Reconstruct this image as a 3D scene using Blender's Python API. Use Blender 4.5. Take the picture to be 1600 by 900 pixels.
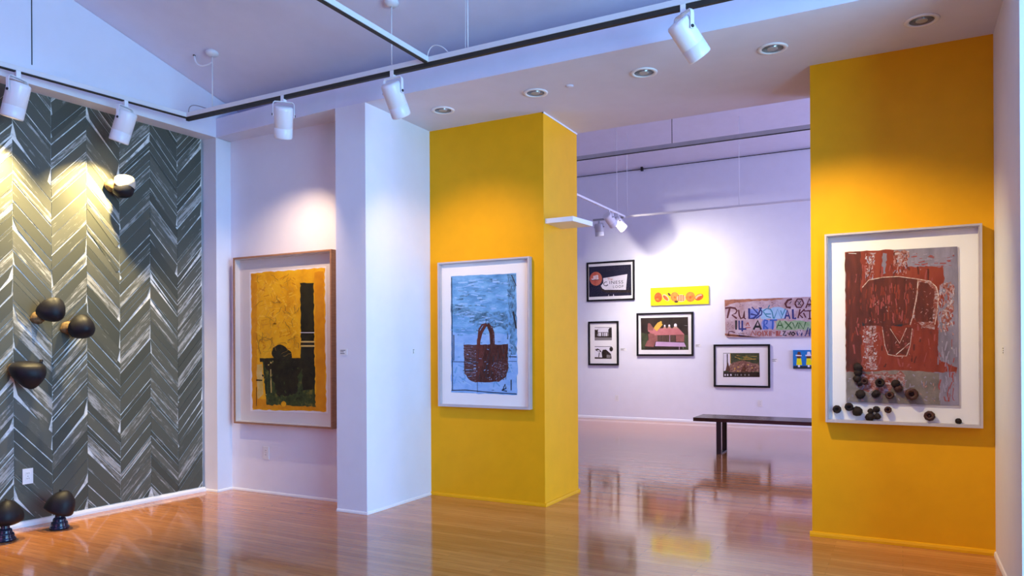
import bpy, math, random
from mathutils import Vector, Matrix
random.seed(7)
for o in list(bpy.data.objects): bpy.data.objects.remove(o)
scene = bpy.context.scene
COL = scene.collection
R = math.radians

# ------------------------------------------------------------------ camera
EYE = Vector((0, 0, 1.35)); YAW = 0.4897; ROLL = 0.0051; FPX = 1142.76; CY = 543.66
cd = bpy.data.cameras.new('camera'); cam = bpy.data.objects.new('camera', cd); COL.objects.link(cam)
cd.sensor_width = 36; cd.lens = FPX / 1600 * 36; cd.shift_y = (CY - 450) / 1600; cd.clip_end = 100
cam.matrix_world = Matrix.Translation(EYE) @ Matrix.Rotation(YAW, 4, 'Z') @ Matrix.Rotation(R(90), 4, 'X') @ Matrix.Rotation(-ROLL, 4, 'Z')
scene.camera = cam
# ------------------------------------------------------------------ view + world
scene.view_settings.view_transform = 'Standard'; scene.view_settings.look = 'None'
scene.view_settings.gamma = 1; scene.view_settings.use_curve_mapping = False
scene.view_settings.exposure = -0.1
w = bpy.data.worlds.new('sky'); scene.world = w; w.use_nodes = True
w.node_tree.nodes['Background'].inputs[0].default_value = (0.45, 0.62, 1, 1)
w.node_tree.nodes['Background'].inputs[1].default_value = 0.25
# ------------------------------------------------------------------ daylight through the windows, plus added tinted fills
def area(name, loc, rot, sx, sy, power, color):
    l = bpy.data.lights.new(name, 'AREA'); l.shape = 'RECTANGLE'; l.size = sx; l.size_y = sy
    l.energy = power; l.color = color
    o = bpy.data.objects.new(name, l); COL.objects.link(o); o.location = loc; o.rotation_euler = rot
    return o
# tall side windows right of the camera, added blue fill above them, added violet fill behind, far room windows
area('daylight_side_window', (3.12, 1.8, 1.7), (0, R(90), 0), 2.5, 4.4, 560, (0.29, 0.62, 1.0))
area('blue_gable_fill', (3.12, 0.9, 4.05), (0, R(90), 0), 0.9, 4.6, 110, (0.0, 0.12, 1.0))  # added source that turns the upper left wall blue
area('violet_back_fill', (-3.6, -4.4, 1.9), (R(90), 0, 0), 3.2, 2.4, 66, (0.95, 0.34, 1.0))  # added fill that brings violet onto the front-facing walls
area('daylight_far_room_window', (6.4, 10.5, 2.0), (0, R(90), 0), 2.6, 3.6, 820, (0.42, 0.50, 1.0))

# ------------------------------------------------------------------ geometry measured on the photograph
H = 3.353; yP = 4.688; yA = 5.608; yB = 6.332; yF = 13.056; yN = 4.962; yL = 4.79
xP = -3.841; xC = -2.678; xD = -0.570; xR = 0.527; xQ = -4.156; xN = -5.715
SL = 0.288                                   # pitch of the vaulted ceiling
def ceil_z(y): return 3.767 + SL * (4.69 - y) if y > 0.4 else 3.767 + SL * (4.69 - 0.4) + SL * (y - 0.4)
P0 = Vector((-5.883, 4.761, 0)); DL = Vector((0.038, 0.99928, 0)); NL = Vector((0.99928, -0.038, 0))
def lw(t, z, off=0): return P0 - DL * t + NL * off + Vector((0, 0, z))
def ray(u, v):
    du, dv = u - 800, v - CY; c, s = math.cos(ROLL), math.sin(ROLL)
    a = (du * c - dv * s) / FPX; b = (du * s + dv * c) / FPX
    c, s = math.cos(YAW), math.sin(YAW)
    return Vector((c * a - s, s * a + c, -b))
def PX(u, v, ax, val):
    d = ray(u, v); t = (val - EYE[ax]) / d[ax]; return EYE + d * t
def PL(u, v, off=0):
    d = ray(u, v); t = ((P0 + NL * off - EYE).dot(NL)) / d.dot(NL); return EYE + d * t
def lw_t(p): return (P0 - p).dot(DL)

# ------------------------------------------------------------------ materials
def new_mat(name):
    m = bpy.data.materials.new(name); m.use_nodes = True
    return m, m.node_tree, m.node_tree.nodes['Principled BSDF']
def rgba(c): return (c[0], c[1], c[2], 1)
def noise_fac(nt, scale, stretch=(1, 1, 1), detail=3, rough=.55, coord='Object'):
    tc = nt.nodes.new('ShaderNodeTexCoord'); mp = nt.nodes.new('ShaderNodeMapping'); no = nt.nodes.new('ShaderNodeTexNoise')
    mp.inputs['Scale'].default_value = stretch
    no.inputs['Scale'].default_value = scale; no.inputs['Detail'].default_value = detail; no.inputs['Roughness'].default_value = rough
    nt.links.new(tc.outputs[coord], mp.inputs[0]); nt.links.new(mp.outputs[0], no.inputs['Vector'])
    return no
def ramp(nt, fac, stops):
    r = nt.nodes.new('ShaderNodeValToRGB'); e = r.color_ramp.elements
    while len(e) < len(stops): e.new(.5)
    for k, (p, c) in enumerate(stops): e[k].position = p; e[k].color = rgba(c)
    nt.links.new(fac, r.inputs[0]); return r
def plain(name, c, rough=.5, metal=0, var=.08, scale=6, bump=0, spec=.5, emit=None):
    m, nt, b = new_mat(name)
    no = noise_fac(nt, scale)
    lo = [max(0, k * (1 - var)) for k in c]; hi = [min(1, k * (1 + var)) for k in c]
    r = ramp(nt, no.outputs['Fac'], [(.3, lo), (.7, hi)])
    nt.links.new(r.outputs[0], b.inputs['Base Color'])
    b.inputs['Roughness'].default_value = rough; b.inputs['Metallic'].default_value = metal
    b.inputs['Specular IOR Level'].default_value = spec
    if bump:
        n2 = noise_fac(nt, 180); bp = nt.nodes.new('ShaderNodeBump'); bp.inputs['Strength'].default_value = bump; bp.inputs['Distance'].default_value = .002
        nt.links.new(n2.outputs['Fac'], bp.inputs['Height']); nt.links.new(bp.outputs[0], b.inputs['Normal'])
    if emit:
        b.inputs['Emission Color'].default_value = rgba(emit[0]); b.inputs['Emission Strength'].default_value = emit[1]
    return m
def paint(name, stops, scale=8, stretch=(1, 1, 1), rough=.6, detail=5, nr=.65):
    m, nt, b = new_mat(name)
    no = noise_fac(nt, scale, stretch, detail, nr)
    r = ramp(nt, no.outputs['Fac'], stops)
    nt.links.new(r.outputs[0], b.inputs['Base Color']); b.inputs['Roughness'].default_value = rough
    b.inputs['Specular IOR Level'].default_value = .25
    return m
WHITE = plain('white_wall_paint', (.77, .78, .83), .55, var=.015, bump=.06)
GREIGE = plain('unseen_wall_grey', (.42, .41, .43), .6, var=.02)  # unseen walls kept darker than white to cut their bounced light
CEIL = plain('ceiling_paint', (.70, .71, .82), .6, var=.02, bump=.05)
YELLOW = plain('golden_yellow_wall_paint', (.84, .395, .005), .5, var=.03, bump=.06, spec=.15)
BASEW = plain('white_trim_paint', (.82, .82, .82), .35, var=.01)
LAMPW = plain('white_enamel', (.84, .84, .84), .28, var=.01)
TRACKW = plain('white_track_enamel', (.72, .72, .70), .35, var=.02)
TRACKG = plain('stub_shade_cable_grey', (.30, .30, .31), .45, var=.05)
TRACKG2 = plain('mid_grey_enamel', (.42, .42, .42), .45, var=.05)
BLACK = plain('black_rubber', (.008, .008, .008), .5, var=.2)
DARK = plain('dark_slot', (.02, .018, .012), .6, var=.2)
PLATE = plain('outlet_plastic', (.78, .78, .76), .35, var=.01)
LENS = plain('lamp_lens', (.9, .85, .7), .3, emit=((1, .85, .6), 6))
CANIN = plain('downlight_reflector', (.34, .33, .31), .25, metal=.6, var=.05)
BLACKF = plain('black_frame_wood', (.008, .007, .007), .55, var=.3, spec=.2)
MAPLE = paint('maple_frame_wood', [(.3, (.30, .15, .085)), (.7, (.42, .23, .13))], 12, (1, 1, 8), .4)
SILVERF = plain('pale_frame_lacquer', (.52, .47, .47), .4, var=.05)
MATW = plain('white_mat_board', (.86, .85, .83), .7, var=.01)
MATC = plain('cream_backing_paper', (.70, .66, .62), .7, var=.03)
BENCHW = paint('dark_bench_wood', [(.3, (.035, .014, .010)), (.7, (.085, .035, .024))], 10, (1, 10, 10), .25)
def glass_mat():
    m = bpy.data.materials.new('picture_glass'); m.use_nodes = True; nt = m.node_tree; nt.nodes.clear()
    out = nt.nodes.new('ShaderNodeOutputMaterial'); mx = nt.nodes.new('ShaderNodeMixShader'); lwt = nt.nodes.new('ShaderNodeLayerWeight')
    pw = nt.nodes.new('ShaderNodeMath'); pw.operation = 'POWER'; pw.inputs[1].default_value = 4
    ma = nt.nodes.new('ShaderNodeMath'); ma.operation = 'MULTIPLY_ADD'; ma.inputs[1].default_value = .55; ma.inputs[2].default_value = .006
    nt.links.new(lwt.outputs['Facing'], pw.inputs[0]); nt.links.new(pw.outputs[0], ma.inputs[0]); nt.links.new(ma.outputs[0], mx.inputs[0])
    tr = nt.nodes.new('ShaderNodeBsdfTransparent'); gl = nt.nodes.new('ShaderNodeBsdfGlossy'); gl.inputs['Roughness'].default_value = .01
    nt.links.new(tr.outputs[0], mx.inputs[1]); nt.links.new(gl.outputs[0], mx.inputs[2])
    nt.links.new(mx.outputs[0], out.inputs[0]); return m
GLASS = glass_mat()
def floor_mat():
    m, nt, b = new_mat('polished_strip_oak')
    tc = nt.nodes.new('ShaderNodeTexCoord'); br = nt.nodes.new('ShaderNodeTexBrick')
    br.offset = .37; br.inputs['Scale'].default_value = 1; br.inputs['Brick Width'].default_value = 1.1; br.inputs['Row Height'].default_value = .057
    br.inputs['Mortar Size'].default_value = .0008; br.inputs['Mortar'].default_value = (.26, .10, .03, 1)
    br.inputs['Color1'].default_value = (.50, .19, .056, 1); br.inputs['Color2'].default_value = (.66, .28, .09, 1); br.inputs['Bias'].default_value = 0
    nt.links.new(tc.outputs['Object'], br.inputs['Vector'])
    no = noise_fac(nt, 3.0, (1.2, 26, 1), 5, .6); r = ramp(nt, no.outputs['Fac'], [(.25, (.62, .58, .55)), (.75, (1.12, 1.1, 1.08))])
    mx = nt.nodes.new('ShaderNodeMix'); mx.data_type = 'RGBA'; mx.blend_type = 'MULTIPLY'; mx.inputs[0].default_value = 1
    nt.links.new(br.outputs['Color'], mx.inputs[6]); nt.links.new(r.outputs[0], mx.inputs[7]); nt.links.new(mx.outputs[2], b.inputs['Base Color'])
    n2 = noise_fac(nt, 2.2, (1, 6, 1), 3); rr = nt.nodes.new('ShaderNodeMapRange')
    rr.inputs[3].default_value = .05; rr.inputs[4].default_value = .14
    nt.links.new(n2.outputs['Fac'], rr.inputs[0]); nt.links.new(rr.outputs[0], b.inputs['Roughness'])
    bp = nt.nodes.new('ShaderNodeBump'); bp.inputs['Strength'].default_value = .08; bp.inputs['Distance'].default_value = .004
    n3 = noise_fac(nt, 1.4, (.6, 9, 1), 2); nt.links.new(n3.outputs['Fac'], bp.inputs['Height']); nt.links.new(bp.outputs[0], b.inputs['Normal'])
    b.inputs['IOR'].default_value = 1.5
    b.inputs['Coat Weight'].default_value = .2; b.inputs['Coat Roughness'].default_value = .06
    return m
FLOOR = floor_mat()
def slat_mat():
    m, nt, b = new_mat('chalked_slate_green_board')
    oi = nt.nodes.new('ShaderNodeObjectInfo'); tc = nt.nodes.new('ShaderNodeTexCoord')
    ad = nt.nodes.new('ShaderNodeVectorMath'); ad.operation = 'MULTIPLY_ADD'
    cb = nt.nodes.new('ShaderNodeCombineXYZ')
    nt.links.new(oi.outputs['Random'], cb.inputs[0]); nt.links.new(oi.outputs['Random'], cb.inputs[1]); nt.links.new(oi.outputs['Random'], cb.inputs[2])
    ad.inputs[1].default_value = (61, 37, 53)
    nt.links.new(cb.outputs[0], ad.inputs[0]); nt.links.new(tc.outputs['Object'], ad.inputs[2])
    def nz(scale, st, det, ro):
        mp = nt.nodes.new('ShaderNodeMapping'); mp.inputs['Scale'].default_value = st; n = nt.nodes.new('ShaderNodeTexNoise')
        n.inputs['Scale'].default_value = scale; n.inputs['Detail'].default_value = det; n.inputs['Roughness'].default_value = ro
        nt.links.new(ad.outputs[0], mp.inputs[0]); nt.links.new(mp.outputs[0], n.inputs['Vector']); return n
    streak = nz(6, (.45, 6, 1), 6, .7)         # long chalk strokes
    fine = nz(26, (.6, 1.6, 1), 5, .75)
    th = nt.nodes.new('ShaderNodeMath'); th.operation = 'MULTIPLY_ADD'; th.inputs[1].default_value = .20; th.inputs[2].default_value = -.15   # per-slat bias
    pw = nt.nodes.new('ShaderNodeMath'); pw.operation = 'POWER'; pw.inputs[1].default_value = 3
    nt.links.new(oi.outputs['Random'], pw.inputs[0]); nt.links.new(pw.outputs[0], th.inputs[0])
    s1 = nt.nodes.new('ShaderNodeMath'); s1.operation = 'ADD'; nt.links.new(streak.outputs['Fac'], s1.inputs[0]); nt.links.new(th.outputs[0], s1.inputs[1])
    s2 = nt.nodes.new('ShaderNodeMath'); s2.operation = 'MULTIPLY_ADD'; s2.inputs[1].default_value = .30; nt.links.new(fine.outputs['Fac'], s2.inputs[0]); nt.links.new(s1.outputs[0], s2.inputs[2])
    chalk = ramp(nt, s2.outputs[0], [(.635, (0, 0, 0)), (.74, (1, 1, 1))])
    tone = ramp(nt, oi.outputs['Random'], [(.0, (.066, .070, .052)), (.5, (.094, .097, .072)), (1, (.125, .126, .096))])
    mx = nt.nodes.new('ShaderNodeMix'); mx.data_type = 'RGBA'
    nt.links.new(chalk.outputs[0], mx.inputs[0]); nt.links.new(tone.outputs[0], mx.inputs[6]); mx.inputs[7].default_value = (.40, .40, .36, 1)
    nt.links.new(mx.outputs[2], b.inputs['Base Color']); b.inputs['Roughness'].default_value = .55; b.inputs['Specular IOR Level'].default_value = .25
    return m
SLAT = slat_mat()
SLATB = paint('chalk_white_backing', [(.35, (.30, .30, .26)), (.55, (.80, .79, .72))], 9, (1, 1, 1))
SHELL = paint('black_shell', [(.35, (.006, .006, .009)), (.75, (.016, .015, .017))], 9, rough=.5)
SHELLB = paint('brown_fibre_shell', [(.3, (.06, .035, .015)), (.7, (.26, .17, .075))], 30, rough=.7)
SHELLC = paint('cream_shell', [(.3, (.50, .42, .30)), (.7, (.74, .66, .52))], 16, rough=.45)
STAND = plain('black_lacquer', (.012, .014, .03), .16, var=.2)

# ------------------------------------------------------------------ builders
class MB:
    def __init__(s): s.v = []; s.f = []; s.mi = []; s.sm = []; s.m = 0; s.smooth = False
    def add(s, vs, fs):
        n = len(s.v); s.v += [Vector(v) for v in vs]
        for f in fs: s.f.append([n + i for i in f]); s.mi.append(s.m); s.sm.append(s.smooth)
        return s
    def box(s, x0, x1, y0, y1, z0, z1):
        return s.add([(x, y, z) for z in (z0, z1) for x, y in ((x0, y0), (x1, y0), (x1, y1), (x0, y1))],
                     [(3, 2, 1, 0), (4, 5, 6, 7), (0, 1, 5, 4), (1, 2, 6, 5), (2, 3, 7, 6), (3, 0, 4, 7)])
    def obox(s, c, ax, ay, az, hx, hy, hz):
        c = Vector(c); vs = []
        for k in (-1, 1):
            for i, j in ((-1, -1), (1, -1), (1, 1), (-1, 1)): vs.append(c + ax * hx * i + ay * hy * j + az * hz * k)
        return s.add(vs, [(3, 2, 1, 0), (4, 5, 6, 7), (0, 1, 5, 4), (1, 2, 6, 5), (2, 3, 7, 6), (3, 0, 4, 7)])
    def prism(s, base, top):
        n = len(base)
        return s.add(list(base) + list(top), [list(range(n))[::-1], [n + i for i in range(n)]] + [(i, (i + 1) % n, n + (i + 1) % n, n + i) for i in range(n)])
    def lathe(s, o, axis, prof, n=24, sx=1.0):
        o = Vector(o); a = Vector(axis).normalized(); u = a.orthogonal().normalized(); w = a.cross(u); vs = []
        for r, h in prof:
            for k in range(n):
                t = 2 * math.pi * k / n; vs.append(o + a * h + u * (r * math.cos(t)) * sx + w * (r * math.sin(t)))
        fs = [(i * n + k, i * n + (k + 1) % n, (i + 1) * n + (k + 1) % n, (i + 1) * n + k) for i in range(len(prof) - 1) for k in range(n)]
        fs += [list(range(n))[::-1], [(len(prof) - 1) * n + k for k in range(n)]]
        old = s.smooth; s.smooth = True; s.add(vs, fs); s.smooth = old; return s
    def tube(s, pts, r, n=8):
        pts = [Vector(p) for p in pts]; vs = []
        u = None
        for i, p in enumerate(pts):
            d = (pts[min(i + 1, len(pts) - 1)] - pts[max(i - 1, 0)]).normalized()
            u = d.orthogonal().normalized() if u is None else (u - d * u.dot(d)).normalized()
            w = d.cross(u)
            for k in range(n):
                t = 2 * math.pi * k / n; vs.append(p + u * r * math.cos(t) + w * r * math.sin(t))
        fs = [(i * n + k, i * n + (k + 1) % n, (i + 1) * n + (k + 1) % n, (i + 1) * n + k) for i in range(len(pts) - 1) for k in range(n)]
        fs += [list(range(n))[::-1], [(len(pts) - 1) * n + k for k in range(n)]]
        old = s.smooth; s.smooth = True; s.add(vs, fs); s.smooth = old; return s
    def blob(s, c, ax, ay, az, fn, nu=20, nv=14):
        c = Vector(c); vs = []
        for i in range(nv + 1):
            th = math.pi * i / nv
            for k in range(nu):
                ph = 2 * math.pi * k / nu
                d = Vector((math.sin(th) * math.cos(ph), math.sin(th) * math.sin(ph), math.cos(th)))
                q = fn(d); vs.append(c + ax * q[0] + ay * q[1] + az * q[2])
        fs = [(i * nu + k, (i + 1) * nu + k, (i + 1) * nu + (k + 1) % nu, i * nu + (k + 1) % nu) for i in range(nv) for k in range(nu)]
        old = s.smooth; s.smooth = True; s.add(vs, fs); s.smooth = old; return s
    def build(s, name, mats, parent=None, origin=None):
        if not isinstance(mats, (list, tuple)): mats = [mats]
        org = Vector((0, 0, 0))
        if parent is not None: org = root_loc(parent)
        loc = Vector(origin) - org if origin is not None else Vector((0, 0, 0))
        me = bpy.data.meshes.new(name); base = org + loc
        me.from_pydata([tuple(v - base) for v in s.v], [], s.f)
        for m in mats: me.materials.append(m)
        for p, mi, sm in zip(me.polygons, s.mi, s.sm): p.material_index = mi; p.use_smooth = sm
        me.validate(); me.update()
        o = bpy.data.objects.new(name, me); COL.objects.link(o); o.location = loc
        if parent is not None: o.parent = parent
        return o
def root_loc(o):
    p = Vector((0, 0, 0))
    while o is not None: p += o.location; o = o.parent
    return p
def tag(o, label, cat, group=None):
    o['label'] = label; o['category'] = cat
    if group: o['group'] = group
    return o
def thing(name, loc, label, cat, group=None):
    o = bpy.data.objects.new(name, None); COL.objects.link(o); o.location = loc; o.empty_display_size = .1
    return tag(o, label, cat, group)
def struct(name, mb, mat, label=None):
    o = mb.build(name, mat); o['kind'] = 'structure'
    if label: o['label'] = label
    return o
def box_struct(name, mat, *b, label=None): return struct(name, MB().box(*b), mat, label)
Z = Vector((0, 0, 1)); X = Vector((1, 0, 0)); Y = Vector((0, 1, 0))

# ================================================================== THE ROOM SHELL
box_struct('floor', FLOOR, -8.6, 6.7, -4.9, 13.4, -.12, 0, label='polished brown strip wood floor with soft reflections')
# left wall below the ledge: chalk coloured backing, chevron boards are laid on it further down
t_end = (P0.y + 4.6) / DL.y
wall_left = struct('wall_left', MB().prism([lw(0, 0), lw(t_end, 0), lw(t_end, 0, -.15), lw(0, 0, -.15)], [lw(0, H), lw(t_end, H), lw(t_end, H, -.15), lw(0, H, -.15)]), SLATB,
                   'left wall covered in dark green chevron boards with chalky white joints')
# upper gable wall, standing a little proud of the chevron wall
U0 = Vector((xN, 4.69, 0))
def uw(y, z, off=0): return Vector((xN + DL.x * (y - 4.69) + off, y, z))
prof = [(5.72, H), (-4.6, H), (-4.6, ceil_z(-4.6)), (.4, ceil_z(.4)), (5.5, 3.53), (5.72, 3.53)]
wu = struct('wall_left_upper', MB().prism([uw(y, z) for y, z in prof], [uw(y, z, -.36) for y, z in prof]), WHITE, 'white gable wall above the chevron boards')
MB().obox(uw(3.165, 4.0, .001), DL, X, Z, .003, .003, .50).build('panel_joint', DARK, wu)
# pilaster left of the niche
struct('wall_pilaster', MB().prism([Vector(p) for p in ((-5.89, yL, 0), (xN, yL, 0), (xN, 5.3, 0), (-6.1, 5.3, 0), (-6.1, yL, 0))], [Vector(p) for p in ((-5.89, yL, H), (xN, yL, H), (xN, 5.3, H), (-6.1, 5.3, H), (-6.1, yL, H))]), WHITE, 'narrow white pilaster between chevron wall and niche')
box_struct('wall_niche', WHITE, xN, xQ + .02, yN, yN + .3, 0, H, label='white recessed niche wall behind the yellow framed print')
box_struct('wall_pier', WHITE, xQ, xP, yP, yA + .3, 0, H, label='white pier with a brightly daylit side')
column = box_struct('wall_column', YELLOW, xP, xC, yA, yB, 0, H, label='golden yellow column carrying the blue tote bag print')
right_yellow = box_struct('wall_right_yellow', YELLOW, xD, xR, yA, yB, 0, H, label='golden yellow wall carrying the red print')
box_struct('wall_right', WHITE, xR, 6.6, 4.43, yB, 0, 3.53, label='white wall end at the right edge')
# dropped soffit: front fascia slightly skewed over the niche
sof = [(xN - .4, yL), (xN, yL), (xQ, yP), (xR + .01, yP), (xR + .01, yB), (xN - .4, yB)]
struct('ceiling_soffit', MB().prism([Vector((x, y, H)) for x, y in sof], [Vector((x, y, 3.53)) for x, y in sof]), CEIL, 'flat dropped soffit with recessed downlights')
# vaulted ceiling
def slab(y0, z0, y1, z1, x0, x1, th=.15):
    a = [Vector((x0, y0, z0)), Vector((x1, y0, z0)), Vector((x1, y1, z1)), Vector((x0, y1, z1))]
    return MB().prism(a, [v + Z * th for v in a])
struct('ceiling', slab(.4, ceil_z(.4), 5.6, ceil_z(5.6), -6.3, 3.3), CEIL, 'sloping vaulted ceiling above the tracks')
struct('ceiling_rear', slab(-4.7, ceil_z(-4.7), .4, ceil_z(.4), -6.3, 3.3), CEIL)
box_struct('wall_between_rooms', WHITE, -8.6, 6.6, yB - .12, yB, 3.53, 6.8)
# rear wall and right wall with the windows (out of view, they let the daylight in; rear opening added for the violet fill)
mb = MB(); mb.box(-6.2, -5.3, -4.75, -4.6, 0, 3.6); mb.box(-1.9, 3.35, -4.75, -4.6, 0, 3.6); mb.box(-5.3, -1.9, -4.75, -4.6, 0, .6); mb.box(-5.3, -1.9, -4.75, -4.6, 3.15, 3.6)
struct('wall_rear', mb, GREIGE)
mb = MB(); mb.box(3.2, 3.35, -4.6, -.7, 0, 3.6); mb.box(3.2, 3.35, 4.1, 4.43, 0, 3.6); mb.box(3.2, 3.35, -.7, 4.1, 0, .4); mb.box(3.2, 3.35, -.7, 4.1, 3.1, 3.55)
struct('wall_right_window', mb, GREIGE)
mb = MB(); mb.box(3.2, 3.35, -4.6, -1.5, 3.55, 4.0); mb.box(3.2, 3.35, 3.3, 5.5, 3.55, 4.1); struct('wall_right_gable', mb, GREIGE)
def win(name, horiz, a0, a1, c, z0, z1, nx):
    mb = MB()
    for k in range(nx + 1):
        a = a0 + (a1 - a0) * k / nx
        mb.box(c - .03, c + .03, a - .025, a + .025, z0, z1) if horiz else mb.box(a - .025, a + .025, c - .03, c + .03, z0, z1)
    for z in (z0, z1 - .05):
        mb.box(c - .03, c + .03, a0, a1, z, z + .05) if horiz else mb.box(a0, a1, c - .03, c + .03, z, z + .05)
    struct(name, mb, BASEW)
win('window_1', True, -.7, 4.1, 3.25, .4, 3.1, 3); win('window_2', False, -5.3, -1.9, -4.65, .6, 3.15, 3)
# far room
box_struct('wall_far', WHITE, -8.6, 6.6, yF, yF + .2, 0, 4.66, label='bright white far gallery wall hung with pictures')
struct('ceiling_far', slab(6.2, 4.66 + SL * (yF - 6.2), yF + .2, 4.6, -8.6, 6.6), CEIL, 'sloping ceiling of the far gallery')
box_struct('wall_far_left', WHITE, -8.75, -8.6, 6.2, yF + .2, 0, 6.8)
mb = MB(); mb.box(6.5, 6.65, yB, 7.5, 0, 6.8); mb.box(6.5, 6.65, 12.3, yF, 0, 6.8); mb.box(6.5, 6.65, 7.5, 12.3, 0, .6); mb.box(6.5, 6.65, 7.5, 12.3, 3.4, 6.8)
struct('wall_far_right', mb, WHITE); win('window_3', True, 7.5, 12.3, 6.55, .6, 3.4, 4)
box_struct('wall_column_return', WHITE, -8.6, xP, yB - .2, yB, 0, H)
# baseboards
def bb(name, mat, pts, h=.03, d=.013):
    """low quarter-round running along floor points, offset to the left of the walking direction"""
    mb = MB()
    for a, b in zip(pts, pts[1:]):
        a = Vector((a[0], a[1], 0)); b = Vector((b[0], b[1], 0)); e = (b - a).normalized(); n = Vector((e.y, -e.x, 0)); a = a - e * 0; b = b + e * d
        s = [(0, 0), (d, 0), (d * .95, h * .45), (d * .6, h * .85), (0, h)]
        mb.prism([a + n * x + Z * z for x, z in s], [b + n * x + Z * z for x, z in s])
    return struct(name, mb, mat)
A = lw(0, 0); B = lw(t_end, 0)
bb('baseboard_left', BASEW, [(B.x, B.y), (A.x, A.y)], .04, .02)
bb('baseboard_niche', BASEW, [(-5.88, yL), (xN, yL), (xN, yN), (xQ, yN)], .022, .01)
bb('baseboard_pier', BASEW, [(xQ, yP), (xP, yP), (xP, yA)], .022, .01)
bb('baseboard_column', YELLOW, [(xP, yA), (xC, yA), (xC, yB)], .03, .016)
bb('baseboard_right_yellow', YELLOW, [(xD - .015, yA), (xR, yA)], .035, .02)
bb('baseboard_right', BASEW, [(xR, yA), (xR, 4.43)], .03, .012)
bb('baseboard_far', BASEW, [(-8.6, yF), (6.5, yF)], .05, .015)
# bright bead along the column's top edge
tb = MB().box(xC - .012, xC + .006, yA, yB, H - .012, H).build('trim_1', BASEW); tb['kind'] = 'structure'; tb['label'] = 'thin white bead along the top of the yellow column'

# ------------------------------------------------------------------ chevron boards on the left wall
ts = [lw_t(PL(u, 545)) for u in (319, 277.5, 235, 187.5, 136, 81, 20.5)]
print('chevron t', [round(t, 3) for t in ts])
cw = .268
while len(ts) < 8: ts.append(ts[-1] + cw)
ts[0] = 0.004
def clip(poly, lo, hi):
    for sgn, lim in ((1, lo), (-1, -hi)):
        out = []
        for i, p in enumerate(poly):
            q = poly[(i + 1) % len(poly)]; a = p[1] * sgn - lim; b = q[1] * sgn - lim
            if a >= 0: out.append(p)
            if a * b < 0: k = a / (a - b); out.append((p[0] + (q[0] - p[0]) * k, p[1] + (q[1] - p[1]) * k))
        poly = out
    return poly
DROP = .30
def slat_polys(ta, tb, up_at_a, seed):
    rnd = random.Random(seed); z = -.4 + rnd.random() * .1; res = []
    while z < H:
        wdt = rnd.choice((.032, .05, .075, .09, .105, .12, .13, .145)); gap = rnd.choice((.004, .005, .007, .009, .013))
        za, zb = (z + DROP, z) if up_at_a else (z, z + DROP)
        ins = rnd.choice((0, 0, 0, .012, .03))
        p = [(ta + .0015 + (ins if rnd.random() < .5 else 0), za), (tb - .0015 - (ins if rnd.random() < .3 else 0), zb), (tb - .0015, zb + wdt - gap), (ta + .0015, za + wdt - gap)]
        p = clip(p, .045, H - .002)
        if len(p) >= 3: res.append(p)
        z += wdt
    return res
slope_mat = {}
def put_slat(p, up_at_a, ta, tb):
    e1 = (DL * -(tb - ta) + Z * (-DROP if up_at_a else DROP)).normalized(); e3 = NL; e2 = e3.cross(e1)
    pts = [lw(t, z) for t, z in p]; c = sum(pts, Vector()) / len(pts); th = .003 + random.random() * .0025
    loc = [((q - c).dot(e1), (q - c).dot(e2)) for q in pts]
    me = bpy.data.meshes.new('chevron_board'); n = len(loc)
    me.from_pydata([(a, b, 0) for a, b in loc] + [(a, b, th) for a, b in loc], [], [list(range(n))[::-1], [n + i for i in range(n)]] + [(i, (i + 1) % n, n + (i + 1) % n, n + i) for i in range(n)])
    me.materials.append(SLAT); o = bpy.data.objects.new('chevron_board', me); COL.objects.link(o); o.parent = wall_left
    o.matrix_local = Matrix(((e1.x, e2.x, e3.x, c.x), (e1.y, e2.y, e3.y, c.y), (e1.z, e2.z, e3.z, c.z), (0, 0, 0, 1)))
count = 0
for k in range(len(ts) - 1):
    ta, tb = ts[k], ts[k + 1]; up = (k % 2 == 0)         # first column next to the corner rises towards the corner
    for p in slat_polys(ta, tb, up, 40 + k): put_slat(p, up, ta, tb); count += 1
print('boards', count)
mb = MB(); k = len(ts) - 1; t = ts[-1]
while t + cw < t_end:
    up = (k % 2 == 0)
    for p in slat_polys(t, t + cw, up, 40 + k): mb.prism([lw(a, z) for a, z in p], [lw(a, z, .004) for a, z in p])
    t += cw; k += 1
o = mb.build('chevron_boards_beyond', SLAT, wall_left); o['kind'] = 'stuff'

# ================================================================== PICTURES
def ring(mb, x0, x1, z0, z1, rim, y0, y1):
    """rectangular frame, mitred, between y0 (front) and y1 (back)"""
    o = [(x0, z0), (x1, z0), (x1, z1), (x0, z1)]; i = [(x0 + rim, z0 + rim), (x1 - rim, z0 + rim), (x1 - rim, z1 - rim), (x0 + rim, z1 - rim)]
    for k in range(4):
        j = (k + 1) % 4
        q = [o[k], o[j], i[j], i[k]]
        mb.prism([Vector((x, y0, z)) for x, z in q], [Vector((x, y1, z)) for x, z in q])
    return mb
LAY = .00005
def scatter(pr, x0, x1, y0, y1, n, mats, ln=(4, 14), wd=(1.5, 5), ang=(0, 3.14)):
    for _ in range(n):
        x = random.uniform(x0, x1); y = random.uniform(y0, y1); a = random.uniform(*ang); l = random.uniform(*ln)
        pts = [(x, y), (x + l * .5 * math.cos(a) + random.uniform(-1.5, 1.5), y + l * .5 * math.sin(a)), (x + l * math.cos(a), y + l * math.sin(a))]
        pts = [(min(max(a, x0), x1), min(max(b, y0), y1)) for a, b in pts]
        lay = pr.n; pr.line(pts, random.uniform(*wd), random.choice(mats), lay=pr.n + 1 + random.random() * .8); pr.n = lay
    pr.n += 2
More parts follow.
